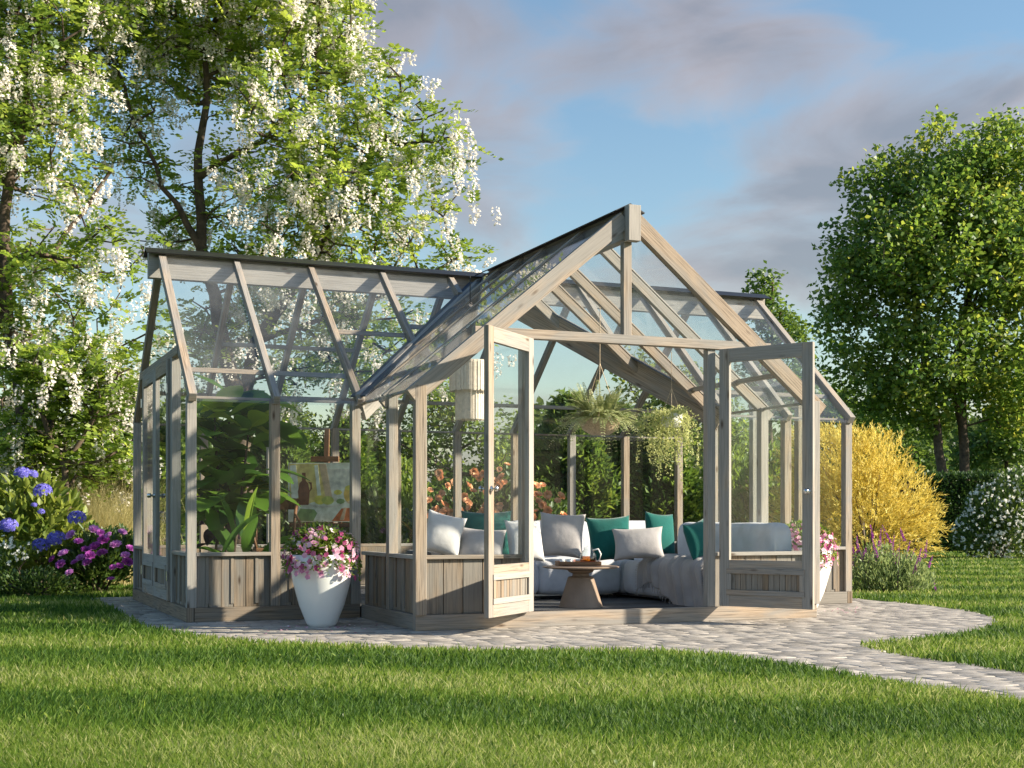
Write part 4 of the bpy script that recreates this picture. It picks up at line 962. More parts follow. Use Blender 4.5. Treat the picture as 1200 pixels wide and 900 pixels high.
# easel and painting
PT = W3(379, 577, 15.0); yw = -TH-.12
ea = thing('easel', 'wooden studio easel holding the painting in the left wing', 'easel', (PT[0], PT[1], FZ), yw)
hh = PT[2]-FZ
mb = MB(); mb.beam((0, .05, .05), (0, .16, hh+.72), .055, .03); mb.build('mast', M['brown'], ea, .002)
mb = MB(); mb.beam((-.16, .07, hh+.375), (.16, .07, hh+.375), .06, .05, (0, 0, 1)); mb.build('top_clamp', M['brown'], ea, .002)
mb = MB(); mb.beam((-.38, .0, hh-.365), (.38, .0, hh-.365), .045, .10, (0, 0, 1)); mb.build('canvas_ledge', M['brown'], ea, .002)
for s in (-1, 1): mb = MB(); mb.beam((s*.34, -.08, 0), (s*.06, .10, hh+.30), .045, .025); mb.build('leg', M['brown'], ea, .002)
mb = MB(); mb.beam((0, .62, 0), (0, .17, hh+.45), .04, .025); mb.build('leg', M['brown'], ea, .002)
pn = thing('painting', 'still life canvas with a brown jug and fruit standing on the easel', 'painting', tuple(PT-np.array((0, 0, .0))), yw)
cw, chh = .80, .66
def paint(name, c, v=.3): return plain('paint_'+name, tuple(min(.9, x*1.35) for x in c), .6, 0, v, 14, .2)
pm = [paint('ochre', (.70, .48, .17)), paint('cream', (.78, .70, .50)), paint('jug', (.16, .06, .03)), paint('lemon', (.62, .52, .10)), paint('apple', (.42, .45, .10)), paint('grey', (.56, .53, .44)), paint('rust', (.50, .15, .05)), paint('leaf', (.22, .30, .12)), paint('fold', (.50, .36, .22)), paint('gold', (.65, .40, .10))]
mb = MB(); mb.box((0, 0, 0), (cw, .025, chh), 1)
def blob(cx, cz, pts, mi, lay): mb.prism([(cx+x, -.0135-.0008*lay, cz+z) for x, z in pts][::1], .0012, mi)
def ell(rx, rz_, n=16, a0=0): return [(rx*math.cos(2*PI*i/n+a0), rz_*math.sin(2*PI*i/n+a0)) for i in range(n)]
blob(-.2, .08, [(-.18, -.22), (.24, -.22), (.20, .24), (-.19, .24)], 0, 1); blob(.22, .1, [(-.17, -.2), (.165, -.2), (.165, .16), (-.17, .16)], 5, 1)
blob(-.02, .12, [(-.03, .2), (.05, .2), (.13, -.2), (.06, -.22)], 8, 2); blob(-.30, .1, [(-.08, .2), (-.01, .21), (.03, -.15), (-.06, -.2)], 1, 2); blob(-.08, .15, [(-.02, .15), (.02, .16), (.06, -.2), (.02, -.22)], 1, 3)
blob(-.22, .03, [(-.055, -.17), (.055, -.17), (.068, -.02), (.05, .07), (.022, .10), (.02, .19), (-.02, .19), (-.022, .10), (-.05, .07), (-.068, -.02)], 2, 4); blob(-.155, .07, [(-.02, .05), (.025, .04), (.03, -.03), (-.01, -.08), (.012, -.02), (.008, .02)], 2, 5)
blob(0.03, -.19, [(-.4+.0, -.13), (.36, -.13), (.36, .06), (-.4, .04)], 1, 2); blob(-.16, -.24, [(-.18, -.08), (.16, -.08), (.06, .05), (-.10, .06)], 7, 3); blob(-.06, -.25, [(-.05, -.07), (.05, -.07), (.02, .07)], 1, 4); blob(.26, -.24, [(-.16, -.08), (.13, -.08), (.13, .07), (-.05, .06)], 6, 3); blob(.22, -.23, [(-.03, -.08), (.02, -.08), (.05, .06), (.02, .06)], 8, 4)
blob(.02, -.135, ell(.19, .035), 5, 4); blob(.02, -.125, ell(.17, .026), 1, 5); blob(-.035, -.085, ell(.065, .052), 3, 6); blob(.055, -.09, ell(.07, .048), 4, 7)
blob(.22, -.03, ell(.07, .07, 9), 1, 3); blob(.17, .0, ell(.05, .03, 7), 3, 4); blob(.31, -.02, ell(.075, .10, 12), 9, 5); blob(.31, .05, ell(.06, .03, 10), 3, 6); blob(.2, -.10, ell(.05, .03, 8), 7, 6); blob(.33, -.11, ell(.06, .02, 8), 8, 6)
mb.build('canvas', pm, pn)
# bentwood chair
cl_ = G3(324, 14.2, FZ); chd = thing('wooden_chair', 'curved brown wooden chair in front of the easel', 'chair', cl_, -TH+.25); chd.scale = (1.1, 1.1, 1.22)
mb = MB(); mb.box((0, 0, .44), (.42, .40, .03)); mb.build('seat', M['brown'], chd, .008)
for sx in (-1, 1):
    mb = MB(); mb.tube([(sx*.17, .02-.20, 0), (sx*.18, -.19, .43)], .017, 8); mb.build('leg', M['brown'], chd)
    mb = MB(); mb.tube([(sx*.19, .24, 0), (sx*.18, .19, .43), (sx*.185, .20, .62), (sx*.21, .25, .83)], .016, 8); mb.build('leg', M['brown'], chd, smooth=True)
    mb = MB(); mb.tube([(sx*.20, -.15, .455), (sx*.235, -.12, .60), (sx*.225, .05, .68), (sx*.20, .22, .74)], .013, 8); mb.build('arm', M['brown'], chd, smooth=True)
mb = MB(); mb.prism([(-.23, .255, .80), (-.1, .285, .80), (.1, .285, .80), (.23, .255, .80), (.235, .257, .875), (.1, .29, .885), (-.1, .29, .885), (-.235, .257, .875)], .022); mb.build('backrest', M['brown'], chd)

# ------------------------------------------------------------------ planters
def flower_tpl(name, m, petals=5, r=.024, cup=.25):
    lb = LB(); a = np.arange(petals)*2*PI/petals; d = np.stack([np.cos(a), np.sin(a), np.full(petals, cup)], 1)
    lb.add(np.zeros((petals, 3)), d, np.tile((0, 0, 1.), (petals, 1)), r, r*1.05, np.linspace(.3, .7, petals), True, .05, .15)
    me = lb.build(name, m); dat = me.data; bpy.data.objects.remove(me); return dat
def col_mesh(dat, v, name):
    d = dat.copy(); at = d.attributes['var']; k = len(at.data); at.data.foreach_set('value', clip01(rng.normal(v, .1, k)).astype(np.float32)); return d
pet_base = flower_tpl('flower', M['petunia'])
pets = [col_mesh(pet_base, v, 'flower') for v in (.05, .3, .5, .7, .9)]
def place(dat, parent, loc, nor, s, name='flower'):
    o = bpy.data.objects.new(name, dat); link(o, parent); o.location = loc; o.rotation_mode = 'QUATERNION'
    q = Vector(nor).to_track_quat('Z', 'Y'); o.rotation_quaternion = q @ Vector((0, 0, 1)).rotation_difference(Vector((0, 0, 1))); o.scale = (s, s, s); return o
def planter(label, px, D, hgt, rtop, nfl, spread, extra):
    b = G3(px, D, .004); r = thing('flower_planter', label, 'planter', b, 0, 'white planters of pink flowers at the porch')
    k = rtop; mb = MB(); mb.lathe([(0, 0), (k*.42, 0), (k*.50, hgt*.06), (k*.72, hgt*.30), (k*.92, hgt*.62), (k*1.0, hgt*.85), (k*.985, hgt), (k*.93, hgt), (k*.93, hgt*.93), (0, hgt*.92)], n=48)
    o = mb.build('pot', M['pot'], r, smooth=True)
    n = 2600; d = rdir(n); d[:, 2] = np.abs(d[:, 2]); R = rng.random(n)**.45; P = np.stack([d[:, 0]*spread*R, d[:, 1]*spread*R, hgt*.96+d[:, 2]*.30*R-.10*(R > .8)*(d[:, 2] < .3)], 1)
    lb = LB(); lb.add(P, d+np.array((0, 0, .2))+rng.normal(size=(n, 3))*.5, rdir(n)+np.array((0, 0, 1)), rng.uniform(.03, .055, n), rng.uniform(.016, .028, n), clip01(rng.normal(.45, .25, n)), True, .1, .2)
    # a few trailing stems over the rim
    for i in range(26):
        a = rng.random()*2*PI; L = rng.uniform(.05, .26); m = 10; t = np.linspace(0, 1, m); rr = k*1.03+.05*np.sin(t*PI*.6)
        pts = np.stack([np.cos(a)*rr, np.sin(a)*rr, hgt*.98+.02-t*L], 1); lb.add(pts, rdir(m)+np.array((math.cos(a), math.sin(a), -.3)), rdir(m)+np.array((math.cos(a), math.sin(a), .3)), .035, .018, .5, True)
    lb.build('foliage', M['green'], r)
    camdir = np.array((CAM[0]-b[0], CAM[1]-b[1], 1.0)); camdir = camdir/np.linalg.norm(camdir)
    cnt = 0; tries = 0; pos_all = []
    lbr = LB()
    def spot():
        dd = rdir(1)[0]; dd[2] = abs(dd[2])*.9
        if rng.random() < .26:
            a = rng.random()*2*PI; drop = rng.uniform(0, .2)*rng.random()**.4; return np.array((math.cos(a)*(k*1.06+.03), math.sin(a)*(k*1.06+.03), hgt*.97-drop)), np.array((math.cos(a), math.sin(a), .15))
        j = rng.uniform(.95, 1.09); return np.array((dd[0]*spread*j, dd[1]*spread*j, hgt*.96+dd[2]*.30*j)), dd+rng.normal(size=3)*.35
    while cnt < nfl:
        p, nn = spot()
        if (p*np.array((1, 1, 0))).dot(camdir) < -.05 and p[2] < hgt+.1: continue     # the rest go on the far side below
        place(pets[rng.integers(5)], r, p, nn, rng.uniform(.95, 1.5)); cnt += 1
    for i in range(extra):
        p, nn = spot(); nn = nrm(np.array(nn)); a = np.arange(5)*2*PI/5; t1 = nrm(np.cross(nn, (.3, .5, .8))); t2 = np.cross(nn, t1)
        d = t1[None]*np.cos(a)[:, None]+t2[None]*np.sin(a)[:, None]+nn*.25; lbr.add(np.tile(p, (5, 1)), d, np.tile(nn, (5, 1)), .03, .031, clip01(rng.normal(rng.choice([.1, .35, .6, .85]), .08)), True, .05, .15)
    tag(lbr.build('flower_mass', M['petunia'], r), kind='stuff')
    return r
planter('tall white planter of pink and white flowers in front of the left wing', 377, 12.25, .66, .285, 100, .34, 170)
planter('white planter of pink flowers partly behind the open right door', 941, 14.5, .68, .315, 90, .35, 110)

# ------------------------------------------------------------------ trees
tA = [[(*G3(40, 19.5), .17), (*W3(30, 500, 19.4), .13), (*W3(8, 380, 19.3), .11), (*W3(5, 250, 19.4), .09), (*W3(30, 120, 19.5), .06), (*W3(60, -40, 19.5), .03)],
      [(*W3(20, 440, 19.35), .06), (*W3(60, 425, 19.0), .05), (*W3(120, 440, 18.8), .035)],
      [(*W3(10, 300, 19.35), .06), (*W3(60, 300, 19.2), .04), (*W3(130, 200, 19.5), .025)]]
robinia('robinia_tree', 'white blossoming acacia tree at the far left edge with a leaning dark trunk', 19.5, tA,
        [B(50, 60, 110, 19.5), B(-60, 120, 130, 19.5), B(40, 180, 90, 19.0, .5), B(100, 300, 70, 19, -.3), B(40, 330, 90, 19.8), B(130, 390, 60, 19), B(30, 450, 80, 19.8), B(110, 470, 55, 19.2), B(-70, 330, 130, 20), B(60, -60, 150, 20)], 640, flower=.5, frond=7, cl=.33)
tB = [[(*G3(78, 18.6), .06), (*W3(76, 545, 18.6), .05), (*W3(48, 480, 18.5), .035), (*W3(40, 440, 18.4), .02)], [(*W3(76, 545, 18.6), .04), (*W3(110, 490, 18.7), .03), (*W3(140, 440, 18.9), .02)]]
robinia('robinia_sapling', 'low forked young acacia behind the blue hydrangea bed', 18.6, tB, [B(60, 430, 60, 18.6), B(125, 450, 45, 18.8), B(40, 520, 55, 18.9), B(130, 530, 45, 19.2)], 150, flower=.3, frond=7)
tC = [[(*G3(285, 21.5), .20), (*W3(282, 470, 21.4), .15), (*W3(262, 400, 21.3), .11), (*W3(236, 290, 21.2), .09), (*W3(232, 180, 21.2), .07), (*W3(242, 90, 21.2), .05), (*W3(240, -40, 21.2), .03)],
      [(*W3(282, 470, 21.4), .12), (*W3(300, 400, 21.6), .10), (*W3(370, 300, 21.4), .07), (*W3(420, 210, 21.2), .04), (*W3(450, 130, 21.2), .025)],
      [(*W3(236, 285, 21.2), .06), (*W3(190, 220, 21.0), .04), (*W3(150, 120, 21.2), .025)],
      [(*W3(233, 200, 21.2), .05), (*W3(310, 165, 21.0), .035), (*W3(370, 90, 21.1), .02)],
      [(*W3(300, 400, 21.6), .05), (*W3(420, 360, 21.6), .035), (*W3(540, 300, 21.6), .02)]]
robinia('robinia_tree', 'tall acacia hung with white blossom rising right behind the greenhouse left wing', 21.5, tC,
        [B(470, 140, 70, 21.2), B(500, 190, 60, 21), B(430, 90, 60, 21.4), B(390, 40, 60, 21.2), B(340, 40, 90, 21.2), B(250, 40, 100, 21.4), B(160, 60, 90, 21.6), B(330, 150, 95, 20.6), B(410, 220, 80, 20.8), B(470, 250, 50, 21), B(330, 260, 90, 20.8),
         B(170, 170, 70, 21.4), B(210, 260, 60, 22), B(400, 290, 80, 21.4), B(545, 296, 26, 21.4), B(500, 290, 45, 21.4), B(330, 370, 110, 22), B(230, 380, 60, 22.2), B(440, 400, 80, 22), B(540, 400, 50, 22), B(280, -80, 200, 21.5)], 1080, flower=.55, frond=7, cl=.33, bright=.08)

tR = [[(*G3(1112, 46), .19), (*W3(1098, 500, 46), .15), (*W3(1085, 430, 46), .15), (*W3(1070, 330, 46), .1), (*W3(1060, 230, 46), .05)],
      [(*G3(1130, 46.2), .20), (*W3(1128, 500, 46.2), .16), (*W3(1130, 380, 46.2), .15), (*W3(1150, 260, 46), .1), (*W3(1165, 170, 46), .05)],
      [(*W3(1128, 500, 46.2), .12), (*W3(1110, 440, 45.8), .09), (*W3(1150, 330, 45.5), .06)]]
leafy_tree('maple_tree', 'large dense green maple with two trunks behind the clipped hedge', 'tree', tR,
           [B(1060, 230, 60, 46), B(1085, 240, 75, 46), B(1100, 210, 65, 46), B(1150, 220, 70, 46), B(1102, 160, 15, 46), B(1102, 145, 9, 46), B(1040, 185, 14, 46), B(1138, 158, 13, 46), B(1138, 146, 8, 46), B(1005, 215, 16, 46), B(1070, 175, 14, 46), B(1180, 150, 18, 46), B(985, 270, 14, 46), B(1195, 180, 60, 46), B(1010, 260, 28, 46), B(1000, 310, 35, 46), B(1040, 300, 80, 45), B(1120, 310, 100, 45), B(1200, 290, 100, 46), B(990, 350, 35, 46),
            B(1010, 400, 62, 45.5), B(1080, 420, 70, 45), B(1160, 410, 80, 45.5), B(1010, 460, 45, 46), B(1200, 460, 70, 46), B(1080, 470, 60, 47), B(1250, 300, 100, 47)], 1000, 54, .42, .20, .15, 'maple', seg=.9, oval=False)
leafy_tree('birch_tree', 'slender pale green tree showing above the greenhouse right roof', 'tree', [[(*G3(905, 34), .09), (*W3(905, 330, 34), .03)]],
           [B(895, 335, 18, 34), B(905, 365, 28, 34), B(915, 400, 36, 34), B(900, 440, 40, 34), B(925, 460, 40, 34)], 170, 34, .2, .14, .09, 'birch', seg=.6)
# evergreens behind the glass
def evergreen(label, px, D, top, w, n, m='conifer', base_py=None, L=.15):
    b = G3(px, D); H = W3(px, top, D)[2]; r = thing('evergreen_tree', label, 'tree', b, 0, 'evergreens behind the greenhouse')
    mb = MB(); mb.tube([(0, 0, 0), (0, 0, H*.9)], .07, 7, 0, .02); mb.build('trunk', M['bark'], r, smooth=True)
    W = w*D/F; t = rng.random(n)**.8; a = rng.random(n)*2*PI; lump = 1+.16*np.sin(a*3+t*9)+.12*np.sin(a*7-t*21)
    R = W*np.minimum(1, (1-t)*1.9+.06)**.8*(.55+.45*rng.random(n)**.5)*lump*np.minimum(1, .6+t*4)
    P = np.stack([np.cos(a)*R, np.sin(a)*R, .05+t*H*.97], 1); out = np.stack([np.cos(a), np.sin(a), np.full(n, .55)], 1)
    lb = LB()
    cl_ = .25*np.sin(a*5+t*17)
    for k in range(5): lb.add(P+rng.normal(size=(n, 3))*.06, out+rng.normal(size=(n, 3))*.45, rdir(n)+out*.5, L*rng.uniform(.6, 1.2, n), L*.34, clip01(rng.normal(.42, .18, n)+cl_), False, .1, .25)
    lb.build('crown', M[m], r); return r
evergreen('broad dark evergreen behind the sofa, left of the hanging fern', 668, 22.5, 468, 52, 5200)
evergreen('full green evergreen directly behind the hanging fern', 722, 23, 480, 44, 4500)
evergreen('evergreen seen behind the trailing plant by the right door', 776, 22.6, 492, 40, 4200)
evergreen('dark evergreen standing behind the easel', 405, 25, 495, 40, 3000)
evergreen('dark evergreen behind the broad leaved indoor plant', 330, 24.5, 470, 40, 3000)
evergreen('dark evergreen right of the leaning acacia trunk', 150, 22.5, 455, 55, 3800)
evergreen('dark evergreen behind the hydrangea bed at the left edge', 20, 22.5, 470, 70, 3800)
for la, tr_, bl, D in (('loose light green tree behind the trailing plant', 790, [B(760, 455, 32, 31), B(800, 465, 40, 31), B(830, 480, 36, 31), B(740, 500, 35, 31), B(800, 530, 40, 31), B(750, 430, 22, 31), B(850, 520, 40, 31)], 31),
                       ('leafy tree behind the peach roses', 540, [B(520, 480, 40, 30), B(560, 500, 40, 30), B(500, 540, 45, 30), B(590, 540, 40, 30), B(620, 560, 36, 30), B(460, 520, 40, 30)], 30),
                       ('leafy tree behind the painting', 440, [B(360, 500, 40, 30), B(400, 530, 45, 30), B(440, 480, 40, 30), B(340, 550, 40, 30), B(300, 560, 40, 30), B(450, 560, 45, 30), B(250, 560, 50, 30)], 30)):
    leafy_tree('garden_tree', la, 'tree', [[(*G3(tr_, D), .10), (*W3(tr_, 500, D), .05)]], bl, 150, 36, .26, .13, .085, 'green', seg=.6)

# ------------------------------------------------------------------ shrubs and flowers
# peach rose bush behind the glass
bb = G3(575, 20.0); rb = shrub('rose_bush', 'wide bush of peach coloured roses behind the porch', 'rose bush', bb, [B(530, 610, 42, 20), B(570, 590, 36, 20), B(610, 600, 42, 20), B(640, 610, 40, 20), B(505, 620, 36, 20), B(590, 630, 60, 20), B(600, 560, 18, 20)], 5200, .10, .06, 'dark_green', .4, 1, True, .3)
def rose_tpl(m, name):
    lb = LB()
    for ring, (r, el, k) in enumerate(((.052, .25, 7), (.042, .6, 6), (.030, .95, 5), (.018, 1.3, 4))):
        a = np.arange(k)*2*PI/k+ring*.5; d = np.stack([np.cos(a)*math.cos(el), np.sin(a)*math.cos(el), np.full(k, math.sin(el))], 1)
        lb.add(d*.006, d, np.stack([-np.cos(a), -np.sin(a), np.full(k, 1.)], 1), r, r*1.25, .2+.2*ring+rng.normal(0, .05, k), True, .2, -.2)
    o = lb.build(name, m); d = o.data; bpy.data.objects.remove(o); return d
rs = [rose_tpl(M['rose'], 'rose') for i in range(3)]
PX = [(520, 572), (545, 570), (512, 590), (536, 596), (560, 580), (580, 572), (548, 612), (525, 612), (503, 604), (565, 602), (590, 590), (600, 575), (612, 568), (624, 574), (636, 580), (628, 590), (641, 592), (650, 596), (622, 604), (640, 606), (655, 606), (612, 590), (605, 608), (587, 610), (575, 592), (557, 560), (590, 548), (600, 556), (532, 584), (518, 600), (632, 600), (646, 584), (570, 612), (508, 616), (540, 582), (630, 568), (616, 582), (552, 592)]
PX += [(rng.uniform(500, 662), rng.uniform(556, 622)) for i in range(24)]; PX += [(x+rng.uniform(-11, 11), y+rng.uniform(-12, 9)) for x, y in PX]+[(x+rng.uniform(-14, 14), y+rng.uniform(-10, 8)) for x, y in PX[:10]]
for i, (x, y) in enumerate(PX):
    p = W3(x+rng.normal()*3, y+rng.normal()*3, 20-.62+rng.uniform(-.1, .1))-bb; place(rs[i % 3], rb, p, -FW*.8+rng.normal(size=3)*.45+np.array((.2, 0, .5)), rng.uniform(.95, 1.45), 'rose')
# golden conifer-like bush
yb_ = G3(1020, 22); yr = thing('golden_shrub', 'big feathery golden yellow shrub beside the greenhouse right end', 'shrub', yb_)
n = 4200; blobs = [B(985, 560, 62, 22), B(1020, 545, 42, 22), B(1040, 590, 52, 22), B(1000, 610, 62, 22), B(960, 600, 60, 22.4), B(1070, 605, 28, 22), B(960, 540, 45, 22.5), B(1060, 620, 40, 22)]
P = in_blobs(blobs, n, .95, .45); P = P[P[:, 2] > .1]; n = len(P); lb = LB()
dz = nrm(nrm(P-(yb_+np.array((0, 0, .6))))+np.array((0, 0, .12))+rng.normal(size=(n, 3))*.42); tv = clip01(rng.normal(.5, .22, n))
for i in range(n): 
    p = P[i]-yb_; d = dz[i]; L = rng.uniform(.14, .28); k = 9; t = np.linspace(0, 1, k); pts = p+d[None]*(t*L)[:, None]-np.array((0, 0, 1.))*(.12*L*t**2)[:, None]
    sd_ = nrm(np.cross(np.tile(d, (k, 1)), rdir(k))); lb.add(pts, d*.9+sd_*.55, rdir(k), .075, .016, clip01(tv[i]+rng.normal(0, .12, k)), False, .1)
lb.build('foliage', M['yellow'], yr)
mb = MB()
for i in range(14): e = P[rng.integers(n)]-yb_; mb.tube([(rng.normal()*.08, rng.normal()*.08, -.02), e*.5+np.array((0, 0, .1)), e], .02, 5, 0, .005)
mb.build('stem', M['bark_red'], yr, smooth=True)
# salvia
sb_ = G3(1042, 17.9); sv = shrub('salvia_plant', 'clump of purple salvia spikes at the edge of the paving', 'flowers', sb_, [B(1042, 680, 30, 17.9), B(1015, 675, 28, 17.9), B(1070, 682, 26, 17.9), B(1030, 660, 24, 18), B(1060, 668, 22, 18)], 4200, .085, .022, 'salvia_leaf', 1.2, .5, False, .0, False)
for i, (x, y) in enumerate([(1005, 640), (1012, 650), (1022, 625), (1026, 645), (1031, 632), (1040, 628), (1046, 640), (1050, 655), (1058, 628), (1063, 648), (1068, 655), (1078, 652), (1085, 645), (1015, 665), (1046, 660), (1074, 665), (1000, 655), (1020, 690), (1090, 660), (1035, 690), (1096, 690), (1013, 682)]):
    p = W3(x, y, 17.9+rng.normal()*.18)-sb_; d = nrm(np.array((rng.normal()*.18, rng.normal()*.18, 1.))); lb = LB(); k = 90; t = rng.random(k); L = rng.uniform(.16, .30); q = p[None]+d[None]*(t*L)[:, None]-d*L*.4; ds = rdir(k); ds[:, 2] = np.abs(ds[:, 2])*.4
    lb.add(q, ds, rdir(k), .026*(1.15-.8*t), .014, clip01(rng.normal(.5, .25, k)), False, .2)
    b0 = np.array((p[0]*.6, p[1]*.6, .05)); s_ = np.array((.004, 0, 0)); e = p+d*L*.5; lb.raw([b0-s_, b0+s_, e+s_*.5, e-s_*.5], [[0, 1, 2, 3]], .0)
    lb.build('flower_spike', M['salvia'], sv)
# white flowering shrub on the right
wb = G3(1170, 33); ws = shrub('white_flowering_shrub', 'round shrub covered in small white flowers at the right edge', 'shrub', wb, [B(1170, 600, 40, 33), B(1195, 575, 32, 33), B(1150, 625, 34, 33), B(1200, 620, 45, 33), B(1145, 590, 14, 33)], 6000, .13, .06, 'dark_green', .5, 1, False, .3)
P = in_blobs([B(1170, 600, 42, 32.9), B(1195, 575, 34, 32.9), B(1150, 625, 35, 32.9), B(1200, 620, 47, 32.9), B(1145, 588, 15, 32.9)], 900, .9, .8); lb = LB()
for k in range(5): lb.add(P-wb, rdir(len(P)), rdir(len(P))-FW, .05, .05, clip01(rng.normal(.6, .2, len(P))), False, .1)
tag(lb.build('blossoms', M['white_flower'], ws), kind='stuff')
# clipped hedge: a dense box of leaves round a dark core
def hedge(label, p0, p1, H, depth, n, L=.10):
    p0 = np.array(p0[:2]); p1 = np.array(p1[:2]); d = p1-p0; ln = np.linalg.norm(d); d /= ln; nr = np.array((d[1], -d[0])); c = (p0+p1)/2
    r = thing('clipped_hedge', label, 'hedge', (c[0], c[1], 0), math.atan2(d[1], d[0]))
    mb = MB(); mb.box((0, 0, H*.48), (ln-.2, depth-.2, H*.96-.1)); mb.build('core', M['soil'], r)
    f = rng.random(n); s = rng.uniform(-ln/2, ln/2, n); z = rng.random(n)*H; y = rng.uniform(-depth/2, depth/2, n)
    topm = f < .3; bk = (f >= .85); y = np.where(topm, y, np.where(bk, depth/2, -depth/2)+rng.normal(0, .035, n)); z = np.where(topm, H+rng.normal(0, .035, n), z)
    P = np.stack([s, y, z+.02*np.sin(s*3)], 1); out = np.stack([np.zeros(n), np.where(topm, 0, np.where(bk, 1, -1.)), np.where(topm, 1., .25)], 1)
    lb = LB(); lb.add(P, out+rng.normal(size=(n, 3))*.6, rdir(n)+out, L*rng.uniform(.6, 1.2, n), L*.5, clip01(rng.normal(.45, .25, n)), False, .1)
    lb.build('foliage', M['hedge'], r); return r
hedge('dark clipped hedge with a flat sunlit top below the maple', G3(1060, 40), G3(1330, 41), 2.25, 1.2, 26000, .13)
# left bed: hydrangea
hb = G3(45, 17.9); hy = shrub('hydrangea_bush', 'tall hydrangea with violet blue flower heads at the left edge', 'hydrangea', hb, [B(40, 620, 48, 17.9), B(70, 610, 34, 17.9), B(20, 590, 34, 17.9), B(60, 650, 42, 17.8), B(5, 640, 45, 17.9), B(50, 575, 22, 17.9)], 1150, .17, .095, 'hydrangea_leaf', .05, 1.2, True, .35, True, None, .4, .3, bark='bark')
def head_tpl(m):
    lb = LB(); n = 130; d = rdir(n); d[:, 2] = np.abs(d[:, 2])*.9; nn = nrm(d); pos = nn*np.array((.10, .10, .082))
    for k in range(4):
        a = k*PI/2+rng.random(n); t1 = nrm(np.cross(nn, (.31, .52, .79))); t2 = np.cross(nn, t1); dd = t1*np.cos(a)[:, None]+t2*np.sin(a)[:, None]+nn*.2
        lb.add(pos, dd, nn, .022, .02, clip01(rng.normal(.5, .22, n)), False, .05)
    o = lb.build('flower_head', m); d = o.data; bpy.data.objects.remove(o); return d
hh_ = [head_tpl(M['hydrangea']) for i in range(2)]
for i, (x, y, s) in enumerate(((26, 555, 1.0), (50, 576, 1.15), (10, 617, 1.2), (90, 608, 1.15), (66, 632, 1.2), (48, 640, 1.15), (38, 556, .7), (48, 600, .5), (40, 592, .4))):
    place(hh_[i % 2], hy, W3(x, y, 17.25+(.2 if s < 1 else 0))-hb, -FW*.5+np.array((rng.normal()*.2, 0, 1)), s, 'flower_head')
pb = G3(115, 17.6); pe = shrub('peony_bush', 'low bush of magenta pink blooms beside the greenhouse left end', 'peony', pb, [B(120, 660, 34, 17.6), B(95, 665, 32, 17.6), B(145, 660, 28, 17.7), B(110, 640, 26, 17.7), B(140, 638, 22, 17.8)], 2600, .095, .045, 'dark_green', .4, 1, True, .2, True, None, .5)
def peony_tpl(m, v):
    lb = LB()
    for ring, (r, el, k) in enumerate(((.075, .15, 8), (.068, .5, 8), (.055, .85, 7), (.04, 1.15, 6), (.026, 1.4, 4))):
        a = np.arange(k)*2*PI/k+ring*.7; d = np.stack([np.cos(a)*math.cos(el), np.sin(a)*math.cos(el), np.full(k, math.sin(el))], 1)
        lb.add(d*.01, d, np.stack([-np.cos(a), -np.sin(a), np.full(k, 1.)], 1), r, r*.95, clip01(v+.08*(4-ring)*.5+rng.normal(0, .1, k)), True, .2, -.25)
    o = lb.build('bloom', m); d = o.data; bpy.data.objects.remove(o); return d
pe_t = [peony_tpl(M['peony'], v) for v in (.2, .45, .7)]
for i, (x, y) in enumerate([(84, 628), (92, 636), (105, 652), (118, 625), (110, 622), (122, 634), (128, 628), (143, 625), (136, 640), (147, 652), (149, 660), (133, 666), (140, 664), (95, 655), (88, 660), (72, 662), (62, 656), (82, 672), (130, 680), (152, 644), (112, 642), (100, 645), (120, 650), (103, 660), (75, 650)]):
    place(pe_t[rng.integers(3)], pe, W3(x, y, 17.05+rng.uniform(-.1, .15))-pb, -FW*.7+np.array((rng.normal()*.4, rng.normal()*.2, .8)), rng.uniform(.7, 1.1), 'bloom')
lw = G3(40, 16.8); shrub('low_shrub', 'low dark spreading shrub in front of the hydrangea', 'shrub', lw, [B(20, 690, 24, 16.8), B(50, 688, 26, 16.8), B(75, 692, 20, 16.8), B(-15, 690, 30, 16.8)], 3200, .06, .03, 'dark_green', .5, 1, True, .2)
ld = G3(12, 17.1); o = shrub('white_flower_clump', 'clump of tiny white flowers at the left edge below the hydrangea', 'flowers', ld, [B(8, 655, 22, 17.1), B(28, 650, 16, 17.1)], 700, .07, .03, 'green', .6, .6, True, .1)
P = in_blobs([B(8, 648, 22, 16.9), B(28, 646, 16, 16.9), B(5, 635, 14, 16.9)], 60, .7, .4); lb = LB()
for k in range(5): lb.add(P-ld, rdir(60), rdir(60)-FW, .028, .028, .6, False, .1)
tag(lb.build('blossoms', M['white_flower'], o), kind='stuff')
ob = G3(120, 19.6); og = thing('ornamental_grass', 'feathery pale straw coloured grass clump behind the magenta blooms', 'grass clump', ob); lb = LB()
for i in range(2600):
    a = rng.random()*2*PI; b0 = np.array((rng.normal()*.36, rng.normal()*.22, 0)); L = rng.uniform(1.0, 1.95); ou = rng.uniform(.15, .75); k = 6; t = np.linspace(0, 1, k); pts = b0+np.stack([np.cos(a)*ou*t**1.7*L, np.sin(a)*ou*t**1.7*L, L*(t-.42*ou*t**2.4)], 1)
    s_ = np.array((-math.sin(a), math.cos(a), 0))*.005; w = (1-t*.8)[:, None]; V = np.stack([pts-s_*w, pts+s_*w], 1).reshape(-1, 3); j = np.arange(k-1)[:, None]*2; lb.raw(V, j+np.array([0, 1, 3, 2]), clip01(rng.normal(.5, .25)))
lb.build('blades', M['straw'], og)
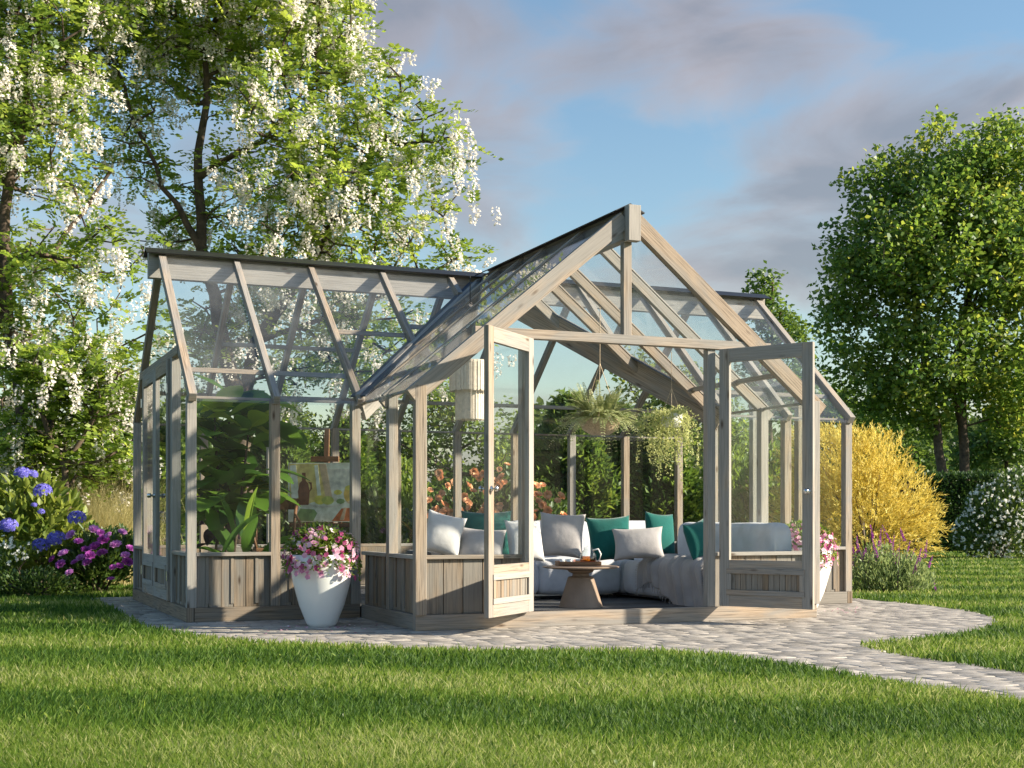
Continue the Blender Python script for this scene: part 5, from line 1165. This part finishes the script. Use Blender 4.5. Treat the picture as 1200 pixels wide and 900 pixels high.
# filler shrubs round the garden edge
SH = [(190, 24, 560, 60, 'rounded shrub behind the left gable doors', 'green'), (255, 26, 565, 60, 'green shrub behind the indoor paddle leaves', 'dark_green'), (60, 26, 560, 70, 'dark shrub behind the forked sapling', 'dark_green'), (470, 24, 580, 45, 'green shrub behind the left porch post', 'green'), (850, 27, 560, 45, 'green shrub behind the right door glass', 'green'), (900, 25, 560, 40, 'leafy shrub left of the golden one', 'green'), (-40, 24, 560, 80, 'shrub beyond the left edge of the flower bed', 'dark_green'), (340, 24, 585, 50, 'low green shrub seen under the painting', 'dark_green')]
for px, D, py, rr, la, m in SH:
    shrub('garden_shrub', la, 'shrub', G3(px, D), [B(px, py+20, rr, D), B(px-rr*.6, py+40, rr*.7, D), B(px+rr*.6, py+38, rr*.7, D), B(px, py-15, rr*.6, D)], 2600, .14, .075, m, .5, 1, True, .4, group='shrubs along the garden edge')
# plain rendered garden wall far right of the doorway
a = G3(792, 29); b = G3(845, 29); mb = MB(); mb.beam((a[0], a[1], .82), (b[0], b[1], .82), 1.65, .2, (0, 0, 1)); gw = mb.build('garden_wall', M['wall_paint'], None, .01); tag(gw, 'pale rendered garden wall piece behind the sofa corner', 'wall')
# far line of woodland
n = 60000; u = rng.uniform(-.75, .75, n); D = rng.uniform(70, 110, n); hgt = (6.2+2.5*np.clip(u*4, 0, 1)+2.0*np.sin(u*19)+1.3*np.sin(u*47+1)+.8*np.sin(u*101))*np.minimum(1, D/90)
z = rng.random(n)**.8*np.maximum(hgt, 2); P = CAM+D[:, None]*FW+(u*D)[:, None]*RT; P[:, 2] = z
lb = LB(); lb.add(P, rdir(n), rdir(n)+np.array((0, 0, .6)), rng.uniform(.7, 1.3, n)*.55, rng.uniform(.7, 1.2, n)*.42, clip01(rng.normal(.5, .25, n)), False, .1)
tag(lb.build('distant_woodland', M['far']), 'distant hazy line of woodland beyond the lawn', 'woodland', kind='stuff')
for la, x0, bl, D in (('hazy light green tree beyond the hedge left of the maple trunks', 1010, [B(990, 500, 45, 60), B(1040, 520, 40, 60), B(960, 480, 40, 60), B(1070, 535, 30, 60)], 60),
                  ('hazy light green tree beyond the hedge right of the maple trunks', 1180, [B(1170, 520, 40, 62), B(1210, 490, 50, 62), B(1140, 540, 25, 62), B(1100, 535, 22, 62)], 62)):
    leafy_tree('garden_tree', la, 'tree', [[(*G3(x0, D), .16), (*W3(x0, 530, D), .08)]], bl, 130, 36, .5, .26, .17, 'birch', seg=1.2)
# petals dropped round the planters
lb = LB(); 
for px, D, k in ((377, 12.25, 70), (946, 14.5, 40)):
    b = G3(px, D); a = rng.random(k)*2*PI; r = .22+np.abs(rng.normal(0, .28, k)); P = np.stack([b[0]+np.cos(a)*r, b[1]-np.abs(np.sin(a)*r), np.full(k, .0175)], 1)
    ok = (P[:, 1] < -.03) & on_paving(P[:, 0], P[:, 1], .1) & ~((P[:, 0] > 1.6) & (P[:, 0] < 5.95) & (P[:, 1] > -1.8)); P = P[ok]; k = len(P)
    d = rdir(k); d[:, 2] = .05; lb.add(P, d, rdir(k)*.25+np.array((0, 0, 1)), .028, .024, clip01(rng.normal(.5, .3, k)), True, .1)
tag(lb.build('fallen_petals', M['petunia']), 'pink petals fallen on the paving round the planters', 'petals', kind='stuff')
# broad clover and plantain leaves in the turf
n = 5200; D = 4.8*(26/4.8)**rng.random(n); u = rng.uniform(-.42, .42, n); ctr = rng.random(n)
cx = rng.uniform(0, 1, 90); P = CAM[:2]+D[:, None]*FW[:2]+(u*D)[:, None]*RT[:2]
pat = np.sin(P[:, 0]*2.3+1.7*np.sin(P[:, 1]*1.3))*np.sin(P[:, 1]*2.9+np.sin(P[:, 0]*1.9)) > .45
P = P[pat & ~on_paving(P[:, 0], P[:, 1], 0) & ~((P[:, 0] > -.1) & (P[:, 0] < 7.7) & (P[:, 1] > -.2))]; n = len(P)
lb = LB(); d = rdir(n); d[:, 2] = np.abs(d[:, 2])*.6+.25; lb.add(np.column_stack([P, rng.uniform(.015, .05, n)]), d, rdir(n)*.5+np.array((0, 0, 1)), rng.uniform(.02, .045, n), rng.uniform(.014, .024, n), clip01(rng.normal(.5, .2, n)), True, .1, .1)
tag(lb.build('clover', M['green']), 'clover and broad leaved weeds scattered in the lawn', 'clover', kind='stuff')
